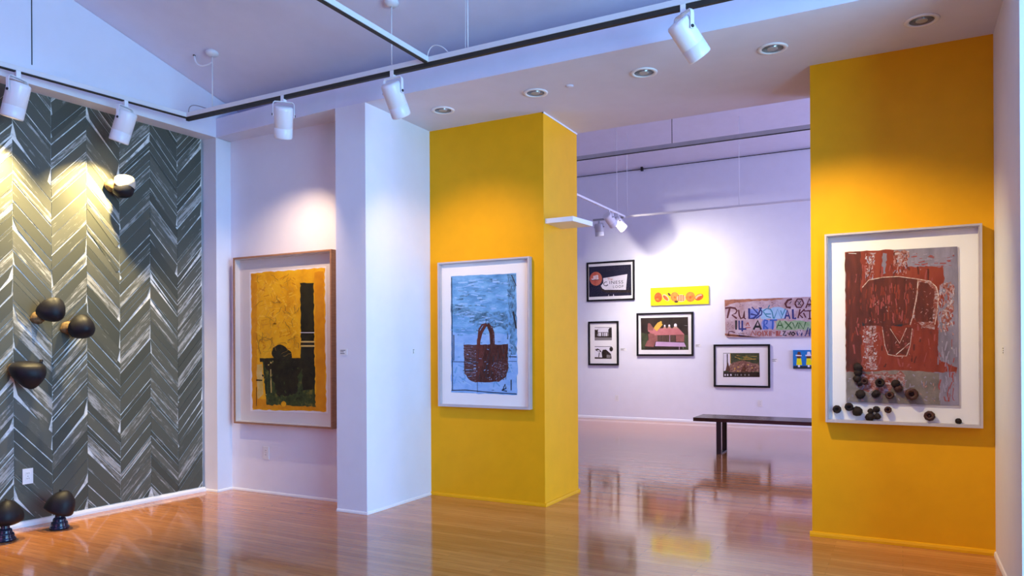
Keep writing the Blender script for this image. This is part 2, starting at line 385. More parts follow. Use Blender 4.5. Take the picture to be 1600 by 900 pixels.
class Print:
    """flat printed layers on a plane y = const; polygons are given in photograph pixels of that flat surface"""
    def __init__(s, y, conv=None): s.y = y; s.n = 0; s.mb = MB(); s.mats = []; s.conv = conv or (lambda a, b: (a, b))
    def pt(s, a, b, lay): u, v = s.conv(a, b); return PX(u, v, 1, s.y - LAY * lay)
    def slot(s, mat):
        if mat not in s.mats: s.mats.append(mat)
        s.mb.m = s.mats.index(mat)
    def poly(s, pts, mat, lay=None, jit=0, sub=0):
        s.n += 1; lay = s.n if lay is None else lay; s.slot(mat)
        if jit:
            q = []
            for i, p in enumerate(pts):
                b = pts[(i + 1) % len(pts)]; L = math.hypot(b[0] - p[0], b[1] - p[1]); m = max(1, int(L / sub))
                for k in range(m): q.append((p[0] + (b[0] - p[0]) * k / m + random.uniform(-jit, jit), p[1] + (b[1] - p[1]) * k / m + random.uniform(-jit, jit)))
            pts = q
        s.mb.add([s.pt(a, b, lay) for a, b in pts], [list(range(len(pts)))]); return s
    def oval(s, c, rx, ry, mat, n=20, lay=None, rot=0, jit=0):
        return s.poly([(c[0] + rx * math.cos(t) * math.cos(rot) - ry * math.sin(t) * math.sin(rot) + random.uniform(-jit, jit), c[1] + rx * math.cos(t) * math.sin(rot) + ry * math.sin(t) * math.cos(rot) + random.uniform(-jit, jit)) for t in [2 * math.pi * k / n for k in range(n)]], mat, lay)
    def line(s, pts, wd, mat, lay=None, closed=False):
        s.n += 1; lay = s.n if lay is None else lay; s.slot(mat); n = len(pts); L = []; Rr = []
        for i in range(n):
            a = pts[max(i - 1, 0)]; b = pts[min(i + 1, n - 1)]; dx, dy = b[0] - a[0], b[1] - a[1]; l = math.hypot(dx, dy) or 1
            ww = wd / 2 * random.uniform(.8, 1.2); nx, ny = -dy / l * ww, dx / l * ww
            L.append((pts[i][0] + nx, pts[i][1] + ny)); Rr.append((pts[i][0] - nx, pts[i][1] - ny))
        vs = [s.pt(a, b, lay) for a, b in L] + [s.pt(a, b, lay) for a, b in Rr]
        s.mb.add(vs, [(i, i + 1, n + i + 1, n + i) for i in range(n - 1)]); return s
    def build(s, name, parent): return s.mb.build(name, s.mats, parent)
def framed(name, label, cat, px, ywall, depth, rim, fmat, bmat, back=.02, glass=True, group=None, liner=None):
    """px: four photograph corners of the frame's front outline (TL, TR, BR, BL)"""
    yf = ywall - depth; c = [PX(u, v, 1, yf) for u, v in px]
    x0 = (c[0].x + c[3].x) / 2; x1 = (c[1].x + c[2].x) / 2; z1 = (c[0].z + c[1].z) / 2; z0 = (c[2].z + c[3].z) / 2
    t = thing(name, ((x0 + x1) / 2, ywall, z0), label, cat, group)
    ring(MB(), x0, x1, z0, z1, rim, yf, ywall - .001).build('frame', fmat, t)
    if liner: ring(MB(), x0 + rim + .0005, x1 - rim - .0005, z0 + rim + .0005, z1 - rim - .0005, .006, yf + .008, ywall - back).build('liner', liner, t)
    MB().box(x0 + rim + .0002, x1 - rim - .0002, ywall - back, ywall - .002, z0 + rim + .0002, z1 - rim - .0002).build('mat_board', bmat, t)
    if glass: MB().box(x0 + rim + .001, x1 - rim - .001, yf + .004, yf + .0065, z0 + rim + .001, z1 - rim - .001).build('glass_pane', GLASS, t)
    print(name, [round(k, 3) for k in (x0, x1, z0, z1)])
    return t, (x0, x1, z0, z1)

# ---- yellow print in the niche
t, _ = framed('framed_print', 'large framed yellow print with black chair and bar, in the white niche', 'picture', [(363, 403), (518, 389), (518.5, 671), (366, 661)], yN, .075, .016, MAPLE, MATC, back=.012, liner=MATC)
f5 = lambda a, b: (340 + a / 2.725, 370 + b / 2.725)
YEL = paint('yellow_ochre_wash', [(.25, (.62, .27, .004)), (.5, (.84, .43, .006)), (.75, (.90, .56, .02))], 6)
INK = paint('black_ink', [(.3, (.006, .006, .004)), (.75, (.035, .030, .008))], 14, (1, 1, 1))
INKG = paint('dark_green_ink', [(.25, (.008, .012, .004)), (.55, (.05, .075, .018)), (.8, (.30, .24, .03))], 18)
PALEY = paint('pale_yellow_paint', [(.3, (.62, .42, .06)), (.7, (.72, .58, .22))], 16)
SCRIB = plain('ochre_pencil', (.32, .17, .01), .7)
ORNG = paint('orange_margin', [(.3, (.62, .24, .003)), (.7, (.80, .36, .006))], 8)
pr = Print(yN - .0165, f5)
pr.poly([(142, 155), (455, 132), (463, 745), (148, 735)], YEL, jit=2.5, sub=14)
pr.poly([(143, 160), (166, 158), (170, 730), (150, 730)], ORNG, jit=2, sub=16)
pr.poly([(412, 150), (452, 146), (460, 735), (420, 730)], ORNG, jit=2, sub=16)
pr.poly([(150, 690), (460, 700), (462, 742), (150, 733)], ORNG, jit=3, sub=14)
pr.poly([(352, 195), (409, 195), (416, 725), (356, 715)], INK, jit=2.5, sub=12)
OCA = plain('amber_stroke', (.74, .36, .005), .6); OCB = plain('light_amber_stroke', (.88, .52, .02), .6)
scatter(pr, 160, 340, 165, 510, 200, (OCA, OCB, YEL, ORNG), (8, 34), (2, 6))
pr.poly([(190, 525), (360, 520), (362, 690), (205, 680)], INKG, jit=3, sub=10)
pr.poly([(205, 672), (415, 650), (416, 722), (210, 716)], INKG, jit=4, sub=10)
pr.poly([(166, 545), (190, 540), (196, 670), (170, 690)], PALEY, jit=2, sub=10)
pr.poly([(180, 517), (362, 515), (362, 532), (180, 532)], INK, jit=1.5, sub=10)
pr.poly([(200, 530), (362, 530), (362, 560), (340, 600), (345, 640), (330, 672), (255, 678), (244, 640), (232, 600), (205, 560)], INK, jit=5, sub=7)
for x in (196, 206, 218, 226): pr.line([(x, random.uniform(560, 590)), (x + random.uniform(-3, 3), random.uniform(640, 680))], 3, random.choice((PALEY, INK, YEL)))
for k in range(40):
    x = random.uniform(190, 360); y = random.uniform(530, 700); pr.line([(x, y), (x + random.uniform(-6, 6), y + random.uniform(-12, 12))], random.uniform(2, 6), random.choice((INK, INKG, INKG, INK, PALEY) if x < 235 or y > 680 else (INK, INKG)))
pr.oval((265, 492), 34, 32, INK, jit=3); pr.oval((290, 505), 26, 26, INK, jit=3)
pr.line([(352, 408), (412, 408)], 3, MATW); pr.line([(354, 447), (414, 447)], 7, PALEY); pr.line([(354, 465), (414, 465)], 6, PALEY)
pr.line([(165, 640), (165, 720)], 2, INK); pr.line([(164, 610), (190, 611)], 5, INK)
pr.oval((281, 712), 11, 12, YEL)
for q in range(34):
    x = random.uniform(168, 340); y = random.uniform(180, 480) if q > 10 else random.uniform(420, 500)
    a = random.uniform(0, 6.3); pts = [(x, y)]
    for k in range(5): a += random.uniform(-.8, .8); x += 8 * math.cos(a); y += 8 * math.sin(a); pts.append((min(max(x, 162), 345), y))
    pr.line(pts, random.uniform(1, 2), SCRIB)
pr.line([(185, 500), (173, 470), (178, 440), (200, 428), (225, 436), (235, 455)], 2.5, SCRIB)
pr.build('print', t)
# deckle paper edge behind the print
q = Print(yN - .0142, f5); q.poly([(136, 150), (462, 126), (470, 752), (140, 742)], MATW); q.build('paper_sheet', t)

# ---- blue tote bag print on the column
t, _ = framed('framed_print', 'white framed blue print of a brown tote bag, on the yellow column', 'picture', [(683, 409), (827, 402), (827, 641), (685, 634)], yA, .055, .014, SILVERF, MATW, back=.014, liner=SILVERF)
f7 = lambda a, b: (660 + a / 3, 380 + b / 3)
BLU = paint('blue_wash', [(.2, (.05, .17, .36)), (.45, (.12, .33, .62)), (.62, (.22, .48, .78)), (.85, (.42, .66, .86))], 5, (1, 1, 2.5))
BLUL = paint('pale_blue_wash', [(.3, (.16, .36, .72)), (.7, (.34, .55, .86))], 7, (1, 1, 2))
BLUD = paint('slate_blue_scumble', [(.3, (.02, .06, .10)), (.48, (.09, .22, .36)), (.6, (.15, .36, .62)), (.8, (.24, .50, .78))], 14, (1, 1, 1.5))
BRN = paint('brown_screen_ink', [(.3, (.030, .008, .005)), (.55, (.075, .022, .014)), (.75, (.14, .06, .055))], 16, (5, 1, 1))
BRNS = paint('worn_brown_screen_ink', [(.35, (.045, .012, .008)), (.55, (.11, .04, .035)), (.66, (.22, .22, .34)), (.8, (.34, .42, .68))], 30, (1, 1, 4))
BRNR = paint('red_brown_ink', [(.3, (.075, .016, .010)), (.7, (.14, .04, .028))], 20)
BLK = plain('print_black', (.012, .016, .025), .7)
pr = Print(yA - .0152, f7)
pr.poly([(134, 155), (440, 141), (444, 712), (136, 698)], BLU, jit=1.2, sub=20)
pr.poly([(138, 420), (442, 430), (443, 710), (137, 696)], BLUL, jit=6, sub=25)
pr.poly([(400, 150), (438, 146), (440, 520), (414, 525)], BLUD, jit=5, sub=18)
pr.poly([(236, 325), (392, 320), (398, 400), (240, 385)], BLUD, jit=8, sub=16)
pr.poly([(136, 290), (250, 300), (240, 345), (138, 340)], BLUD, jit=6, sub=16)
BLA = plain('powder_blue_stroke', (.30, .52, .80), .6); BLB = plain('mid_blue_stroke', (.13, .34, .64), .6); BLC = plain('slate_stroke', (.05, .12, .20), .6)
scatter(pr, 145, 400, 165, 430, 220, (BLA, BLB, BLU, BLUL, BLUD), (10, 46), (2, 7), (-.25, .25)); scatter(pr, 395, 425, 160, 540, 70, (BLC, BLB, BLUD), (8, 30), (2, 6), (1.2, 1.9)); scatter(pr, 240, 390, 325, 400, 50, (BLC, BLB, BLUD), (6, 26), (1.5, 4), (-.3, .3)); scatter(pr, 145, 425, 450, 690, 110, (BLUL, BLA, BLB), (10, 40), (2, 6))
pr.poly([(194, 476), (400, 474), (403, 590), (390, 628), (358, 650), (250, 652), (218, 640), (198, 610)], BRN, jit=2, sub=10)
pr.poly([(194, 478), (252, 478), (250, 648), (222, 640), (198, 610)], BRNS, jit=2, sub=8)
pr.poly([(340, 540), (400, 540), (402, 590), (390, 626), (345, 650)], BRNS, jit=3, sub=8)
pr.line([(262, 500), (264, 455), (274, 420), (292, 390), (303, 380)], 15, BRNR)
pr.line([(262, 440), (266, 405), (280, 382), (300, 378)], 8, BRNR)
pr.line([(328, 510), (328, 460), (322, 420), (312, 388), (304, 380)], 20, BRN)
pr.line([(335, 470), (333, 420), (322, 388)], 8, BRNS)
pr.poly([(254, 476), (284, 476), (284, 560), (262, 650), (252, 650)], BRNR, jit=2, sub=10)
scatter(pr, 200, 250, 485, 630, 70, (BRN, BLUL, BRNR), (6, 24), (1, 3), (-.1, .1)); scatter(pr, 262, 395, 490, 640, 90, (BRN, BRNR, BLK), (8, 40), (1.5, 4), (1.5, 1.65)); scatter(pr, 300, 392, 560, 645, 60, (BLUL, BRN), (2, 6), (.8, 2))
for pts, wd in (([(147, 430), (147, 550)], 4), ([(140, 555), (262, 558)], 3), ([(258, 560), (258, 700)], 2), ([(196, 545), (255, 546)], 2), ([(190, 597), (240, 598)], 4), ([(404, 532), (442, 533)], 4),
                ([(402, 553), (442, 554)], 2), ([(136, 690), (200, 688), (330, 700), (442, 706)], 4), ([(416, 640), (416, 690)], 4), ([(372, 690), (392, 680), (388, 660), (376, 690), (396, 694)], 5),
                ([(137, 160), (141, 690)], 3), ([(418, 150), (440, 200)], 4), ([(425, 320), (440, 400)], 6), ([(322, 372), (338, 360), (345, 380), (336, 398)], 2), ([(300, 355), (296, 378)], 2)):
    pr.line(pts, wd, BLK)
for q in range(40):
    x = random.uniform(140, 436); y = random.uniform(150, 700); pr.line([(x, y), (x + random.uniform(-14, 14), y + random.uniform(-3, 3))], random.uniform(1, 3), random.choice((BLK, BLUD, BLUL)))
pr.build('print', t)

# ---- red print with seed pods on the right wall
t, _ = framed('framed_print', 'white framed red and grey print with dark seed pods, on the right yellow wall', 'picture', [(1287, 366), (1535, 349), (1536, 669), (1291, 660)], yA, .065, .013, SILVERF, MATW, back=.012, liner=SILVERF)
f3 = lambda a, b: (1260 + a / 2.431, 330 + b / 2.431)
f10 = lambda a, b: (1310 + a / 5, 380 + b / 5)
RED = paint('brick_red_wash', [(.25, (.13, .022, .012)), (.5, (.24, .038, .017)), (.8, (.32, .070, .032))], 4, (3, 1, .6))
REDD = paint('maroon_wash', [(.3, (.055, .015, .010)), (.55, (.12, .026, .015)), (.8, (.20, .042, .026))], 6, (4, 1, .7))
GRY = paint('lilac_grey_wash', [(.25, (.13, .11, .14)), (.5, (.22, .20, .26)), (.8, (.34, .31, .40))], 5, (2, 1, .5))
GRYB = paint('warm_grey_wash', [(.25, (.10, .085, .075)), (.5, (.20, .17, .15)), (.8, (.36, .31, .28))], 6)
SCUF = paint('pink_scuff', [(.40, (.22, .042, .022)), (.52, (.30, .13, .11)), (.60, (.42, .34, .36)), (.75, (.56, .50, .55))], 34, (1, 1, 1.6))
CHALK = paint('chalk_line', [(.35, (.35, .14, .09)), (.55, (.70, .58, .50))], 60)
pr = Print(yA - .0185, f3)
pr.poly([(148, 156), (573, 134), (580, 738), (153, 725)], GRY)
pr.poly([(148, 156), (245, 150), (330, 146), (340, 210), (520, 212), (524, 270), (500, 330), (500, 560), (575, 595), (572, 612), (152, 610)], RED, jit=2.5, sub=14)
pr.poly([(148, 158), (205, 155), (212, 608), (152, 610)], REDD, jit=4, sub=16)
pr.poly([(420, 450), (500, 430), (498, 610), (430, 612)], RED, jit=3, sub=14)
pr.poly([(152, 610), (380, 604), (505, 614), (508, 736), (153, 724)], GRYB, jit=2, sub=14)
pr.poly([(190, 616), (370, 612), (378, 660), (200, 690)], SCUF, jit=8, sub=12)
pr.poly([(240, 640), (330, 640), (322, 690), (270, 694)], SCUF, jit=5, sub=10)
pr.poly([(218, 440), (262, 440), (258, 520), (274, 600), (226, 598), (222, 520)], SCUF, jit=5, sub=8)
pr.poly([(236, 158), (262, 156), (250, 230), (226, 262), (222, 240), (240, 200)], SCUF, jit=4, sub=7)
pr.poly([(288, 160), (306, 158), (300, 236), (286, 240)], GRY, jit=3, sub=8)
pr.poly([(332, 152), (388, 150), (384, 208), (336, 208)], SCUF, jit=5, sub=8)
pr.poly([(505, 275), (555, 265), (562, 330), (548, 430), (530, 470), (510, 400)], SCUF, jit=6, sub=8)
pr.oval((518, 335), 20, 40, GRY, jit=3); pr.oval((512, 340), 12, 26, RED, jit=2)
LIL = plain('lilac_stroke', (.30, .27, .36), .6); PNK = plain('dusty_pink_stroke', (.42, .20, .17), .6); ROS = plain('rose_stroke', (.30, .055, .045), .6); PAL = plain('pale_stroke', (.52, .46, .48), .6)
scatter(pr, 500, 560, 270, 470, 90, (LIL, PNK, PAL, GRY, ROS), (6, 22), (2, 6), (1.0, 2.1)); scatter(pr, 500, 570, 480, 720, 70, (LIL, GRY, ROS), (10, 40), (2, 6), (1.2, 1.9))
scatter(pr, 215, 270, 440, 600, 110, (PNK, PAL, RED, ROS), (4, 14), (1.5, 5)); scatter(pr, 225, 260, 158, 262, 60, (PNK, PAL, RED, LIL), (4, 14), (1.5, 5), (1.2, 2.2)); scatter(pr, 330, 390, 152, 240, 60, (PNK, LIL, RED, REDD), (6, 16), (2, 5), (1.1, 2.0))
scatter(pr, 160, 490, 200, 590, 160, (RED, REDD, ROS), (10, 40), (2, 7), (1.3, 1.9)); scatter(pr, 160, 500, 620, 720, 110, (GRYB, LIL, PNK, GRY), (6, 20), (2, 5)); scatter(pr, 395, 560, 160, 210, 50, (GRY, LIL, ROS), (8, 26), (2, 6), (-.3, .3))
# overturned bag: body and handles
pr.poly([(212, 434), (208, 330), (214, 285), (236, 262), (290, 251), (350, 248), (424, 258), (418, 330), (404, 400), (392, 430), (366, 436)], REDD, jit=2, sub=9)
pr.poly([(424, 258), (470, 266), (492, 284), (500, 318), (496, 380), (488, 430), (486, 448), (446, 444), (400, 400), (414, 330)], SCUF, jit=2, sub=8)
pr.poly([(430, 270), (468, 276), (484, 300), (486, 330), (478, 420), (420, 420), (410, 390)], REDD, jit=3, sub=8)
pr.poly([(288, 434), (318, 436), (356, 502), (380, 440), (400, 440), (396, 500), (384, 548), (350, 540), (310, 546), (298, 510)], REDD, jit=2, sub=7)
pr.poly([(322, 446), (378, 446), (354, 498)], RED, jit=1, sub=8)
scatter(pr, 225, 400, 270, 425, 120, (REDD, RED, ROS), (8, 40), (2, 6), (1.4, 1.75)); scatter(pr, 405, 488, 290, 440, 120, (PNK, REDD, RED, REDD), (2, 8), (1, 3)); scatter(pr, 300, 395, 450, 540, 40, (REDD, ROS), (4, 14), (2, 4))
for pts in ([(212, 290), (236, 262), (290, 251), (350, 248), (424, 258), (470, 266), (494, 288), (502, 320), (497, 380), (488, 430)], [(424, 258), (420, 320), (404, 400), (394, 432)], [(288, 440), (298, 510), (310, 544), (340, 550), (380, 550), (394, 510), (402, 446)],
            [(318, 446), (354, 502), (380, 444)], [(340, 545), (370, 520), (392, 500)]): pr.line(pts, 3, CHALK)
pr.poly([(212, 420), (224, 434), (212, 436)], BLK); pr.poly([(330, 434), (366, 428), (362, 438)], BLK)
pr.line([(160, 160), (190, 161)], 1.6, MATW)
for q in range(60):
    x = random.uniform(215, 560); y = random.uniform(160, 600); pr.line([(x, y), (x + random.uniform(-5, 5), y + random.uniform(-9, 9))], random.uniform(.8, 2), random.choice((CHALK, SCUF, REDD)))
pr.build('print', t)
q = Print(yA - .0150, f3); q.poly([(146, 154), (580, 137), (587, 748), (150, 730)], SILVERF); q.build('paper_sheet', t)
POD = paint('dark_seed_pod', [(.3, (.008, .005, .004)), (.7, (.035, .018, .012))], 60, rough=.75)
PODR = paint('rusty_seed_pod', [(.3, (.03, .010, .007)), (.7, (.10, .035, .020))], 60, rough=.55)
def pod(px, r_px, ring_, mat, tilt=0):
    c = PX(px[0], px[1], 1, yA - .032); r = r_px / 225.0
    a = Vector((random.uniform(-.25, .25), -1, random.uniform(-.2, .3))).normalized(); mb = MB(); n = 9
    if ring_:
        mb.lathe(c, a, [(r * .35, r * .2), (r * .45, r * .55), (r * .8, r * .65), (r * 1.0, r * .3), (r * .95, -r * .3), (r * .5, -r * .7)], n)
        mb.lathe(c, a, [(r * .2, r * .1), (r * .36, r * .25)], n)
    else:
        rr = [random.uniform(.85, 1.15) for _ in range(20)]
        u = a.orthogonal().normalized(); mb.blob(c, u, a.cross(u), a, lambda d: (d.x * r * rr[int(d.x * 4 + 5)], d.y * r * rr[int(d.y * 4 + 9)], d.z * r * .7), 9, 6)
    mb.build('seed_pod', mat, t, origin=c)
f4 = lambda a, b: (1280 + a / 6.154, 540 + b / 6.157)
for a, b, r, rg, mt in ((170, 612, 6.6, 1, POD), (286, 588, 6.6, 1, POD), (368, 632, 7.6, 0, POD), (495, 632, 5, 0, POD), (550, 615, 5, 0, POD), (488, 688, 7, 0, POD), (560, 680, 5.5, 0, POD), (660, 618, 5.4, 1, PODR),
                        (1062, 678, 7.8, 1, PODR), (1338, 726, 4.4, 0, POD), (374, 208, 7, 0, POD), (376, 262, 6, 0, POD), (366, 318, 6.5, 0, POD), (436, 340, 5.5, 1, PODR), (392, 360, 5, 0, POD), (582, 358, 7, 1, POD), (735, 366, 7, 0, POD),
                        (760, 412, 6, 0, PODR), (398, 470, 7.4, 0, POD), (546, 464, 6.6, 0, POD), (678, 478, 6.4, 1, PODR), (888, 468, 9.5, 1, PODR)):
    pod(f4(a, b), r, rg, mt)

# ---- far gallery wall
fA = lambda a, b: (900 + a / 4.5, 390 + b / 4.5)
fS = lambda a, b: (910 + a / 11.25, 400 + b / 11.25)
NAVY = paint('photo_night_navy', [(.3, (.006, .006, .018)), (.7, (.020, .018, .045))], 5)
PINK = paint('photo_pink', [(.3, (.42, .12, .13)), (.7, (.58, .22, .22))], 8)
PINKD = paint('photo_dusky_pink', [(.3, (.20, .07, .06)), (.7, (.36, .14, .12))], 12)
LILAC = plain('photo_lilac', (.55, .36, .56), .5)
PDARK = paint('photo_dark_brown', [(.3, (.012, .008, .006)), (.7, (.05, .032, .02))], 6)
PGREEN = paint('photo_dark_green', [(.3, (.02, .03, .012)), (.7, (.09, .10, .045))], 10)
PYEL = plain('photo_yellow', (.72, .42, .05), .5)
PSKIN = plain('photo_tan', (.50, .27, .18), .5)
REDS = paint('photo_red_sign', [(.3, (.42, .06, .035)), (.7, (.62, .20, .12))], 8)
SIGNW = plain('photo_sign_white', (.78, .76, .80), .5)
GREYP = plain('photo_grey', (.22, .20, .19), .5)
def pic(label, px, **k): return framed('framed_photograph', label, 'picture', px, yF, .035, .032, BLACKF, MATW, back=.014, group='pictures on the far gallery wall', **k)
# neon sign photograph
t, _ = pic('black framed night photograph of a white roadside sign with red disc', [(916, 411), (991, 405), (991, 468), (917, 472)])
pr = Print(yF - .0152, fS)
pr.poly([(112, 192), (855, 148), (862, 690), (118, 722)], NAVY)
pr.oval((238, 400), 108, 122, REDS, 28); pr.poly([(160, 400), (195, 345), (275, 335), (285, 415), (165, 425)], SIGNW, jit=4, sub=20)
pr.poly([(165, 360), (190, 330), (190, 400), (170, 405)], REDS); pr.line([(205, 345), (205, 410), (235, 410), (235, 345)], 10, REDS); pr.line([(258, 345), (258, 410)], 9, REDS); pr.line([(160, 425), (290, 415)], 10, PDARK)
pr.poly([(325, 525), (370, 470), (365, 390), (790, 318), (765, 595), (395, 595), (350, 570)], SIGNW)
pr.poly([(300, 540), (325, 525), (350, 570), (395, 598), (860, 600), (858, 640), (420, 642), (345, 615)], PDARK)
pr.poly([(790, 318), (840, 420), (845, 500), (775, 520)], NAVY)
pr.line([(430, 455), (395, 460), (372, 490), (385, 518), (420, 525), (450, 505)], 13, BLK)
pr.poly([(535, 715), (545, 665), (562, 712)], SIGNW); pr.line([(460, 705), (462, 680)], 6, SIGNW)
pr.build('print', t)
def letters(txt, p0, h_px, ywall, mat, parent, conv, adv=1.0, slant=0, wpx=None):
    """flat lettering on a plane y = ywall; p0 lower-left corner in crop pixels"""
    cu = bpy.data.curves.new('lettering', 'FONT'); cu.body = txt; cu.size = 1; cu.space_character = adv; cu.shear = slant
    ob = bpy.data.objects.new('lettering_tmp', cu); COL.objects.link(ob)
    dg = bpy.context.evaluated_depsgraph_get(); dg.update(); me = bpy.data.meshes.new_from_object(ob.evaluated_get(dg)); bpy.data.objects.remove(ob)
    a = PX(*conv(*p0), 1, ywall); b = PX(*conv(p0[0], p0[1] - h_px), 1, ywall); s = (b - a).length / .72
    sx = s
    if wpx:
        c = PX(*conv(p0[0] + wpx, p0[1]), 1, ywall); wd = max(v.co.x for v in me.vertices) - min(v.co.x for v in me.vertices); sx = abs(c.x - a.x) / wd
    org = root_loc(parent)
    for v in me.vertices: v.co = Vector((a.x + v.co.x * sx, ywall, a.z + v.co.y * s)) - org
    me.materials.clear(); me.materials.append(mat); o = bpy.data.objects.new('lettering', me); COL.objects.link(o); o.parent = parent; return o
yt = yF - .0172
letters('The', (438, 430), 46, yt, REDS, t, fS, wpx=90)
letters('INESS', (470, 494), 56, yt, BLK, t, fS, adv=1.15, wpx=240); letters('LOOP', (535, 565), 48, yt, BLK, t, fS, adv=1.3, wpx=180)
# yellow fruit canvas
c = [PX(u, v, 1, yF - .035) for u, v in [(1016, 450), (1107, 446), (1107, 474.5), (1017, 478)]]
t = thing('canvas_painting', ((c[0].x + c[1].x) / 2, yF, c[2].z), 'long unframed bright yellow canvas of red and orange fruit', 'painting', 'pictures on the far gallery wall')
LEMON = paint('lemon_yellow_paint', [(.3, (.80, .72, .0)), (.7, (.88, .82, .01))], 6)
MB().box((c[0].x + c[3].x) / 2, (c[1].x + c[2].x) / 2, yF - .035, yF - .001, (c[2].z + c[3].z) / 2, (c[0].z + c[1].z) / 2).build('canvas', LEMON, t)
FRED = paint('fruit_red', [(.3, (.50, .06, .01)), (.7, (.72, .16, .03))], 20); FOR = paint('fruit_orange', [(.3, (.68, .17, .02)), (.7, (.78, .34, .06))], 20); FPK = plain('fruit_pale', (.80, .48, .24), .6); FBR = plain('fruit_brown', (.10, .03, .01), .6)
pr = Print(yF - .0355, fA)
for cx, cy, rx, ry, m, ro in ((578, 336, 28, 35, FRED, 0), (632, 338, 30, 16, FPK, .8), (630, 340, 24, 10, FRED, .8), (655, 315, 14, 8, FBR, .9), (694, 332, 30, 34, FOR, 0), (705, 366, 14, 8, FBR, 0), (740, 342, 32, 26, FPK, 0), (804, 332, 34, 36, FOR, 0), (866, 334, 32, 22, FRED, -.5), (862, 330, 26, 12, FPK, -.5), (868, 338, 22, 9, FRED, -.5)):
    pr.oval((cx, cy), rx, ry, m, rot=ro)
for k in range(9): pr.oval((722 + 16 * (k % 3), 326 + 14 * (k // 3)), 6, 5, FRED)
pr.oval((694, 336), 8, 8, FRED); pr.oval((804, 336), 9, 9, FRED); pr.oval((572, 350), 10, 8, FOR)
pr.build('print', t)
# two small black and white photographs
t, _ = pic('black framed pair of small black and white photographs, one above the other', [(919, 503), (966, 501), (966, 570), (919, 571.5)])
f2 = lambda a, b: (910 + a / 10, 490 + b / 10)
pr = Print(yF - .0152, f2)
pr.poly([(192, 215), (458, 215), (460, 415), (192, 418)], SIGNW); pr.poly([(192, 370), (460, 370), (460, 415), (192, 418)], GREYP); pr.poly([(192, 250), (230, 255), (245, 240), (240, 300), (230, 345), (460, 345), (460, 375), (192, 372)], PDARK)
pr.poly([(405, 350), (405, 250), (425, 222), (458, 222), (460, 360)], PDARK); pr.poly([(240, 290), (400, 290), (410, 320), (410, 350), (235, 350)], GREYP)
for x in (262, 285, 322, 350, 378): pr.poly([(x - 9, 300), (x + 9, 300), (x + 9, 352), (x - 9, 352)], SIGNW)
for x in (303, 335): pr.poly([(x - 6, 292), (x + 6, 292), (x + 6, 355), (x - 6, 355)], PDARK)
pr.line([(192, 216), (458, 216)], 8, GREYP)
pr.poly([(192, 512), (458, 512), (460, 705), (192, 705)], SIGNW); pr.poly([(192, 680), (310, 685), (300, 610), (320, 565), (370, 562), (445, 630), (455, 690), (455, 705), (192, 705)], PDARK)
pr.poly([(195, 560), (240, 545), (280, 570), (300, 600), (260, 600), (215, 580)], PDARK); pr.poly([(228, 570), (262, 572), (280, 592), (250, 594)], SIGNW); pr.oval((450, 555), 28, 36, PDARK); pr.poly([(258, 610), (270, 610), (262, 680), (250, 680)], PDARK); pr.poly([(380, 640), (440, 650), (440, 690), (378, 690)], GREYP)
pr.line([(192, 514), (458, 514)], 7, PDARK)
pr.build('print', t)
# pink miniature building photograph
t, _ = pic('black framed colour photograph of a pink toy-like building with figures on its roof', [(994, 489.5), (1083, 487), (1083, 557), (995, 555.5)])
fp = lambda a, b: (990 + a / 10.59, 480 + b / 10.59)
pr = Print(yF - .0152, fp)
pr.poly([(118, 180), (900, 162), (908, 706), (128, 706)], PDARK); pr.poly([(125, 420), (230, 440), (260, 700), (128, 706)], PGREEN); pr.poly([(820, 450), (900, 460), (908, 706), (800, 700)], PGREEN)
pr.poly([(265, 380), (840, 450), (835, 575), (265, 560)], PINKD); pr.poly([(390, 465), (700, 465), (700, 570), (390, 570)], PDARK)
for k in range(14): pr.line([(395 + 22 * k, 470), (395 + 22 * k, 568)], 3, PSKIN)
pr.poly([(230, 350), (740, 345), (840, 450), (345, 465), (240, 400)], PINK); pr.poly([(240, 440), (345, 440), (345, 560), (250, 560)], PINKD)
pr.poly([(370, 570), (835, 585), (870, 655), (355, 645)], LILAC); pr.poly([(230, 548), (370, 545), (330, 660), (185, 645)], PINKD); pr.poly([(190, 650), (330, 660), (700, 655), (750, 706), (190, 706)], PDARK)
pr.poly([(232, 380), (235, 270), (270, 265), (325, 335), (320, 385)], PINKD); pr.poly([(330, 345), (370, 290), (400, 255), (450, 235), (468, 270), (480, 290), (385, 400)], PYEL); pr.oval((450, 250), 18, 20, PYEL)
for x, r in ((515, 14), (590, 16), (692, 24)): pr.oval((x, 318 - r * .7), r, r * 1.3, SIGNW); pr.poly([(x - r * 1.8, 352), (x - r, 320), (x + r, 320), (x + r * 1.8, 352)], PSKIN)
pr.line([(755, 650), (757, 700)], 9, LILAC); pr.line([(820, 650), (820, 690)], 8, GREYP); pr.line([(838, 300), (890, 305)], 10, GREYP); pr.line([(598, 460), (598, 570)], 7, LILAC)
pr.build('print', t)
